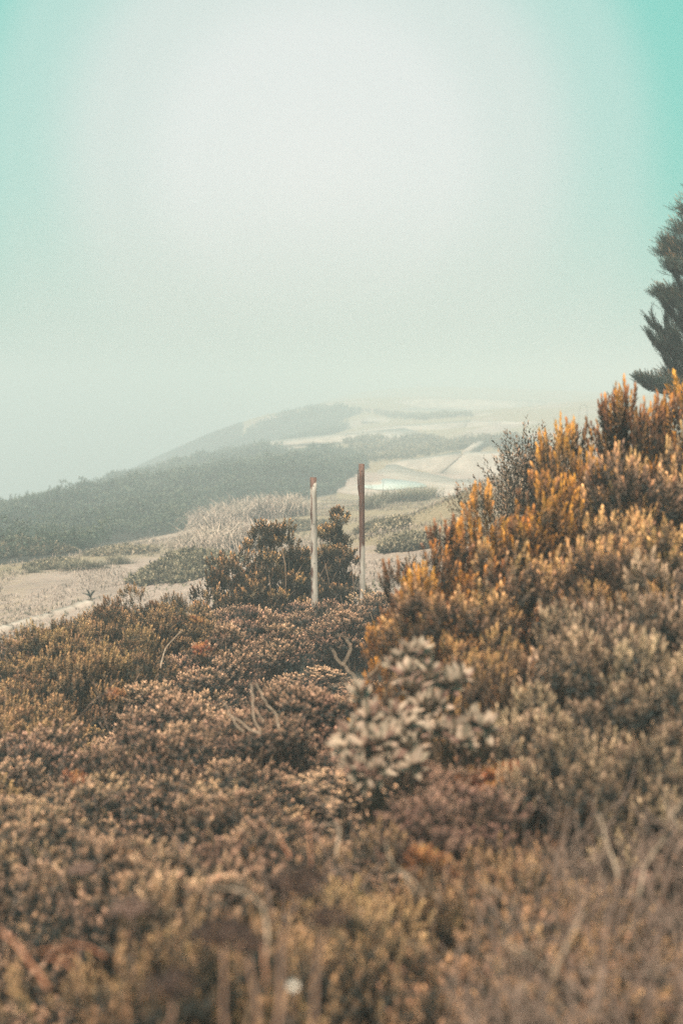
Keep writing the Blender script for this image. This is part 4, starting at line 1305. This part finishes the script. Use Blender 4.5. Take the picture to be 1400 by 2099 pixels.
def whorl(parent, at, axis, n, L, r):
    axis = np.array(axis, float); axis /= np.linalg.norm(axis)
    a = np.cross(axis, [0.3, 0.9, 0.1]); a /= np.linalg.norm(a); b = np.cross(axis, a)
    for k in range(n):
        az = k * 2.39996 + r.normal(0, 0.2)
        el = 0.30 + 1.05 * k / n + r.normal(0, 0.12)
        d = (a * math.cos(az) + b * math.sin(az)) * math.cos(el) + axis * math.sin(el)
        o = link('leaf', LEAF_MESH[int(r.integers(0, 8)) if r.uniform() < 0.9 else 7], parent, at + axis * 0.03 * k / n)
        z = d / np.linalg.norm(d); y = axis - z * (axis @ z); y /= np.linalg.norm(y) + 1e-9; x = np.cross(y, z)
        from mathutils import Matrix
        o.rotation_euler = Matrix(((x[0], y[0], z[0]), (x[1], y[1], z[1]), (x[2], y[2], z[2]))).to_euler()
        s = L * r.uniform(0.75, 1.2)
        o.scale = (s * 0.78, s * 0.78, s * 1.0)


def pale_plant(foot_px, foot_D, heads, label, seed):
    r = np.random.default_rng(seed)
    q = P(*foot_px, foot_D)
    z = gz1(q[0], foot_D) - 0.04
    root = empty('pale_leaved_plant', (q[0], foot_D, z))
    for px, py, D, n, L in heads:
        n += 8; D -= 0.22
        e = P(px, py, D) - np.array([q[0], foot_D, z])
        pts = wobble((r.normal(0, .03), r.normal(0, .03), 0), e, 6, 0.06, r)
        V, F = tube(pts, np.linspace(0.008, 0.004, 6), 5)
        link('stem', mesh_np('stem', V, tri(F), M_TWIG), root)
        ax = pts[-1] - pts[-2]; ax = ax / np.linalg.norm(ax) + np.array([0, -0.45, 0.3]) + r.normal(0, 0.2, 3)
        whorl(root, e, ax, n, L, r)
    return tag(root, label, 'plant', 'pale-leaved plants')


pale_plant((850, 1480), 4.75, [(835, 1352, 4.75, 9, .062), (862, 1348, 4.8, 7, .058), (805, 1372, 4.75, 7, .055)], 'small topmost pale-leaved plant against the orange shrub', 701)
pale_plant((880, 1560), 4.6, [(850, 1425, 4.6, 10, .064), (885, 1400, 4.65, 10, .066), (920, 1415, 4.65, 10, .062), (865, 1460, 4.55, 10, .062), (905, 1450, 4.55, 10, .064), (935, 1400, 4.7, 7, .058), (838, 1395, 4.65, 7, .058)],
           'bushy pale-leaved plant in the middle of the three', 702)
pale_plant((790, 1660), 4.35, [(742, 1440, 4.5, 6, .07), (762, 1478, 4.45, 8, .065), (790, 1520, 4.35, 10, .066), (830, 1505, 4.4, 10, .064), (755, 1550, 4.3, 10, .064), (800, 1560, 4.3, 10, .062), (715, 1548, 4.35, 6, .062),
                               (770, 1590, 4.25, 9, .06), (735, 1595, 4.25, 7, .06), (840, 1548, 4.35, 9, .06), (722, 1520, 4.4, 6, .06), (805, 1480, 4.45, 9, .06), (845, 1580, 4.25, 8, .058), (775, 1535, 4.3, 9, .06), (720, 1575, 4.25, 7, .058)], 'lowest and broadest pale-leaved plant, beside the bare twigs', 703)
pale_plant((960, 1640), 4.4, [(930, 1500, 4.45, 8, .058), (965, 1492, 4.45, 9, .06), (995, 1505, 4.4, 7, .058), (950, 1530, 4.35, 8, .056), (900, 1510, 4.45, 7, .055)], 'greyer pale-leaved plant in the shade below the orange shrub', 704)

# ------------------------------------------------------------------ colour spots and dead twigs
def place_px(kind, i, px, py, D, s, label, group, Hm):
    q = P(px, py, D)
    return place(kind, i, q[0], D, label, group, (s, s, s), q[2] - Hm * s)


KINDS['amber'] = [shrub_meshes(0.07, 0.10, 8, 0.03, 9, ROSETTE, M_AMBER, up=0.4, seed=240 + s, scale=0.8, fill=0.1) for s in range(3)]
NAMES['amber'] = 'amber_sprig'
GA = 'amber-leaved sprigs in the thicket'
for i, (px, py, D, s, lab) in enumerate([
        (978, 1565, 4.2, 1.1, 'curled amber-orange leaf sprig below the greyer pale-leaved plant'), (1042, 1555, 4.2, 0.8, 'round amber sprig beside the olive shrubs'),
        (875, 1735, 3.3, 0.8, 'bright amber sprig glowing in the blurred mustard heath'), (505, 1735, 3.9, 0.5, 'reddish-orange sprig among the brown shrubs above the arched twig'),
        (235, 1730, 4.0, 0.45, 'tiny bright orange sprig among the brown shrubs'), (415, 1315, 9.0, 0.9, 'small orange sprig on the crest of the brown thicket'),
        (405, 1260, 10.0, 0.7, 'small orange sprig highest on the brown thicket'), (240, 1408, 7.6, 0.8, 'pale orange sprig where golden and brown shrubs meet'), (150, 1580, 5.2, 0.7, 'lone orange sprig on the dark side of the brown thicket')]):
    place_px('amber', i, px, py, D, s, lab, GA, 0.10)
GP = 'reddish low shrubs under the pale-leaved plants'
for i, (px, py, D, s, lab) in enumerate([(885, 1560, 4.15, 0.9, 'pinkish-red low shrub between the two lower pale-leaved plants'), (930, 1590, 4.0, 0.8, 'pinkish low shrub below the curled amber sprig'),
                                         (860, 1620, 3.8, 0.9, 'dull red low shrub in front of the broadest pale-leaved plant'), (1010, 1610, 3.9, 0.75, 'dull red low shrub below the round amber sprig')]):
    place_px('pink', i, px, py, D, s, lab, GP, 0.24)


def branches(name, paths, mat, label, cat, group=None, sides=5):
    """paths: lists of (px, py, D) with start and end radius; each is a part"""
    first = P(*paths[0][0][0])
    root = empty(name, first)
    for pts, r0, r1 in paths:
        a = np.array([P(*p) for p in pts]) - first
        n = max(7, 3 * len(pts))
        t = np.linspace(0, len(a) - 1, n)
        sm = np.stack([np.interp(t, np.arange(len(a)), a[:, k]) for k in range(3)], -1)
        for _ in range(2):
            sm[1:-1] = (sm[:-2] + 2 * sm[1:-1] + sm[2:]) / 4
        sm[1:-1] += np.random.default_rng(int(abs(pts[0][0]) * 7 + pts[0][1])).normal(0, r0 * 0.35, sm[1:-1].shape)
        V, F = tube(sm, np.linspace(r0, r1, n) * 0.52, sides)
        link('twig', mesh_np('twig', V, tri(F), mat, smooth=True), root)
    return tag(root, label, cat, group)


GB = 'bare dead branches in the thicket'
branches('bare_branch', [([(535, 1505, 5.55), (505, 1490, 5.6), (468, 1462, 5.7)], .009, .005), ([(535, 1505, 5.55), (517, 1465, 5.6), (520, 1430, 5.7), (512, 1400, 5.8)], .008, .004),
                         ([(573, 1495, 5.5), (565, 1460, 5.6), (540, 1438, 5.7), (525, 1400, 5.8)], .008, .004), ([(500, 1500, 5.5), (480, 1482, 5.6), (460, 1440, 5.7)], .006, .003), ([(540, 1480, 5.6), (527, 1455, 5.7)], .005, .003)],
         M_DEADWOOD, 'forked grey dead branch among the brown shrubs left of the pale-leaved plants'.replace(' left of ', ' apart from '), 'branch', GB)
branches('bare_branch', [([(760, 1440, 5.0), (735, 1395, 5.1), (700, 1365, 5.2), (680, 1330, 5.3)], .008, .004), ([(745, 1420, 5.05), (715, 1400, 5.1), (672, 1408, 5.2)], .007, .003),
                         ([(700, 1365, 5.2), (722, 1335, 5.25), (715, 1310, 5.3), (690, 1300, 5.35)], .006, .003), ([(740, 1400, 5.1), (765, 1380, 5.1), (780, 1350, 5.15)], .005, .003)],
         M_DEADWOOD, 'twisted pale dead branch rising beside the broadest pale-leaved plant', 'branch', GB)
branches('bare_branch', [([(548, 1960, 2.35), (552, 1900, 2.4), (530, 1840, 2.5), (490, 1825, 2.6)], .0055, .003), ([(510, 1830, 2.55), (440, 1815, 2.6), (395, 1835, 2.7)], .004, .002), ([(492, 1825, 2.6), (490, 1800, 2.6)], .003, .002)],
         M_DEADWOOD, 'pale twig arching over the mustard heath beside the dark seed heads', 'branch', GB)
branches('bare_branch', [([(830, 1790, 2.9), (868, 1832, 2.8)], .004, .002), ([(825, 1788, 2.9), (850, 1838, 2.8)], .004, .002), ([(825, 1788, 2.9), (800, 1770, 3.0), (790, 1720, 3.05)], .004, .002), ([(825, 1788, 2.9), (785, 1800, 2.9)], .003, .002), ([(828, 1788, 2.9), (860, 1778, 2.9)], .003, .002)],
         M_DEADWOOD, 'star-shaped cluster of pale twigs below the bright amber sprig', 'branch', GB)
branches('bare_branch', [([(1265, 1800, 2.9), (1245, 1730, 3.0), (1226, 1668, 3.1)], .006, .004)], M_DEADWOOD, 'single upright pale snag at the edge of the purple heath', 'branch', GB)
branches('bare_branch', [([(1305, 1840, 2.8), (1320, 1775, 2.9), (1365, 1715, 3.0)], .006, .003)], M_DEADWOOD, 'leaning pale stick beside the upright snag', 'branch', GB)
branches('bare_branch', [([(1140, 2000, 2.3), (1080, 1955, 2.4), (1030, 1930, 2.45)], .0035, .002), ([(1130, 2010, 2.3), (1165, 1930, 2.4), (1195, 1870, 2.45)], .0038, .002)], M_DEADWOOD,
         'pair of grey sticks crossing in a V in the dry twigs', 'branch', GB)
branches('bare_branch', [([(1395, 1700, 3.2), (1360, 1650, 3.3), (1362, 1615, 3.3)], .005, .003), ([(1360, 1690, 3.2), (1400, 1640, 3.3)], .004, .003)], M_DEADWOOD, 'curled pale twigs under the last olive shrub', 'branch', GB)
branches('bare_branch', [([(690, 1760, 3.2), (700, 1690, 3.3), (650, 1690, 3.4)], .005, .003)], M_DEADWOOD, 'short hooked pale twig in the soft mustard heath', 'branch', GB)
branches('bare_branch', [([(330, 1370, 8.6), (338, 1330, 8.8), (375, 1290, 9.0)], .009, .006)], M_DEADWOOD, 'bent bare branch at the border of the golden and brown shrubs', 'branch', GB)
branches('bare_branch', [([(872, 1260, 5.9), (850, 1190, 6.2), (835, 1140, 6.4)], .010, .006)], M_DEADWOOD, 'straight pale dead stem in front of the lowest orange shrub', 'branch', GB)
branches('bare_branch', [([(925, 1110, 6.9), (920, 1085, 7.0), (902, 1050, 7.2)], .010, .006), ([(950, 1085, 7.0), (935, 1060, 7.1)], .009, .007)], M_DEADWOOD, 'two pale broken stems beside the dark twiggy bush', 'branch', GB)

# dry stalks and seed heads close to the viewer
GS = 'rust-coloured dry stalks'
branches('dry_stalk', [([(100, 2030, 2.15), (55, 1960, 2.2), (0, 1900, 2.3)], .0055, .004)], M_STALK, 'rust-red straight stalk slanting up beside the fallen leaf blades', 'stalk', GS)
branches('dry_stalk', [([(215, 1960, 2.25), (180, 1938, 2.3), (130, 1932, 2.35)], .004, .003)], M_STALK, 'rust-orange arched leaf blade, highest of the fallen ones', 'stalk', GS)
branches('dry_stalk', [([(148, 1985, 2.25), (125, 1968, 2.3), (90, 1965, 2.3)], .004, .003), ([(160, 1960, 2.25), (120, 1945, 2.3), (80, 1950, 2.3)], .003, .002)], M_STALK, 'pair of short fallen leaf blades below the arched one', 'stalk', GS)
branches('dry_stalk', [([(545, 2060, 2.05), (545, 1980, 2.1), (540, 1935, 2.15)], .004, .003)], M_STALK, 'short rust-orange stalk between the seed-head stems', 'stalk', GS)
branches('dry_stalk', [([(638, 1775, 2.9), (634, 1720, 3.0), (628, 1655, 3.1)], .003, .002)], M_STALK, 'upright rust-tinged stalk above the dark seed heads', 'stalk', GS)
branches('dry_stalk', [([(595, 1760, 3.0), (582, 1735, 3.05), (572, 1712, 3.1)], .005, .002)], M_STALK, 'pointed stalk tip between the brown thicket and the mustard heath', 'stalk', GS)


def umbel(px, py, D, R, foot, label, mat, group, seed, stem_r=.0028):
    r = np.random.default_rng(seed)
    q = P(px, py, D)
    root = empty('seed_head', q)
    f = P(*foot) - q
    V, F = tube(wobble(f, (0, 0, -0.01), 7, 0.03, r), np.linspace(stem_r, stem_r * 0.6, 7), 6)
    link('stem', mesh_np('stem', V, tri(F), M_STEM, smooth=True), root)
    ray, bud = [], []
    octv = np.array([(1, 0, 0), (-1, 0, 0), (0, 1, 0), (0, -1, 0), (0, 0, 1), (0, 0, -1)], float)
    octf = np.array([(0, 2, 4), (2, 1, 4), (1, 3, 4), (3, 0, 4), (2, 0, 5), (1, 2, 5), (3, 1, 5), (0, 3, 5)])
    for k in range(26):
        a = k * 2.4; u = math.sqrt((k + .5) / 26)
        t_ = np.array([R * u * math.cos(a), R * u * math.sin(a), R * .35 * (1 - u * u) + R * .12 * r.normal()])
        ray.append(tube(np.array([(0, 0, -R * .45), t_ * .6 + np.array([0, 0, -R * .12]), t_]), [.0016, .0012, .001], 3))
        for _ in range(9):
            c_ = t_ + r.normal(0, R * .13, 3) * np.array([1, 1, .6])
            bud.append((octv * R * r.uniform(.05, .10) + c_, octf))
    V, F = join(ray); link('rays', mesh_np('rays', V, F, M_STEM), root)
    V, F = join(bud); link('flower_head', mesh_np('flower_head', V, F, mat), root)
    return tag(root, label, 'dried flower', group)


GU = 'dried flat seed heads close to the viewer'
umbel(615, 1812, 2.0, .040, (560, 2140, 1.7), 'tall dark dried seed head, largest and highest of the dark ones', M_SEED, GU, 801)
umbel(668, 1885, 1.95, .030, (640, 2140, 1.7), 'dark dried seed head just below the tallest one', M_SEED, GU, 802)
umbel(455, 1915, 2.05, .042, (470, 2140, 1.8), 'wide dark dried seed head under the arching pale twig', M_SEED, GU, 803)
umbel(510, 1938, 2.0, .028, (520, 2140, 1.8), 'narrow dark dried seed head touching the wide one', M_SEED, GU, 804)
umbel(270, 1866, 2.5, .034, (278, 2010, 2.5), 'dusty pink-brown seed head standing alone over the brown shrubs', M_SEED2, GU, 805)
umbel(350, 2025, 1.9, .035, (330, 2160, 1.75), 'lowest dark seed head in the mustard heath', M_SEED, GU, 806)
umbel(170, 1785, 3.2, .030, (175, 1900, 3.2), 'faded purple-brown seed head deep in the brown thicket', M_SEED2, GU, 807)

# one white bud on the seed-head stems
r = np.random.default_rng(9)
q = P(601, 2019, 1.85)
bd = empty('white_flower', q)
for k in range(9):
    a = 2 * math.pi * k / 9
    d = np.array([math.cos(a), -0.3, math.sin(a)]); s_ = np.array([-math.sin(a), 0, math.cos(a)])
    V = np.array([(0, 0, 0), d * .004 + s_ * .0018, d * .0075, d * .004 - s_ * .0018])
    link('petal', mesh_np('petal', V, np.array([(0, 1, 2), (0, 2, 3)]), M_PETAL), bd)
V, F = tube(wobble(P(590, 2150, 1.8) - q, (0, 0.002, 0), 5, 0.03, r), [.0012] * 5, 4)
link('stem', mesh_np('stem', V, tri(F), M_STEM), bd)
tag(bd, 'tiny white flower among the stems of the dark seed heads', 'flower')

# the tangle of dry twigs in the near corner
def twig_tangle(px0, px1, py0, py1, d0, d1, n, seed, label):
    r = np.random.default_rng(seed)
    parts = []
    for _ in range(n):
        px, py = r.uniform(px0, px1), r.uniform(py0, py1)
        D = d0 + (d1 - d0) * (py1 - py) / (py1 - py0) + r.normal(0, .05)
        e = P(px, py, D)
        g = np.array([e[0] + r.normal(0, .12), D + r.normal(0, .12), gz1(e[0], D)])
        top = e + r.normal(0, .05, 3)
        parts.append(tube(wobble(g, top, 7, 0.10, r), np.linspace(.0024, .0010, 7), 4))
        for _k in range(3):
            m = g + (top - g) * r.uniform(.45, .95)
            parts.append(tube(wobble(m, m + r.normal(0, .055, 3) + np.array([0, 0, .05]), 4, 0.12, r), [.0018, .0015, .0012, .0008], 3))
    V, F = join(parts)
    return tag(link('dry_twigs', mesh_np('dry_twigs', V, F, M_DRYTWIG)), label, kind='stuff')


M_DRYTWIG = solid_mat('dry_twig', (0.100, 0.072, 0.062), (0.240, 0.180, 0.155), 14, bump=0.3)
twig_tangle(-60, 900, 1350, 1800, 3.1, 7.0, 60, 905, 'bare dead twigs poking out of the brown thicket')
twig_tangle(1000, 1480, 1790, 2150, 1.9, 2.75, 75, 903, 'tangle of dry grey-brown twigs closest to the viewer')
twig_tangle(1130, 1480, 1640, 1800, 2.75, 3.4, 70, 902, 'dry twigs poking through the purple heath')
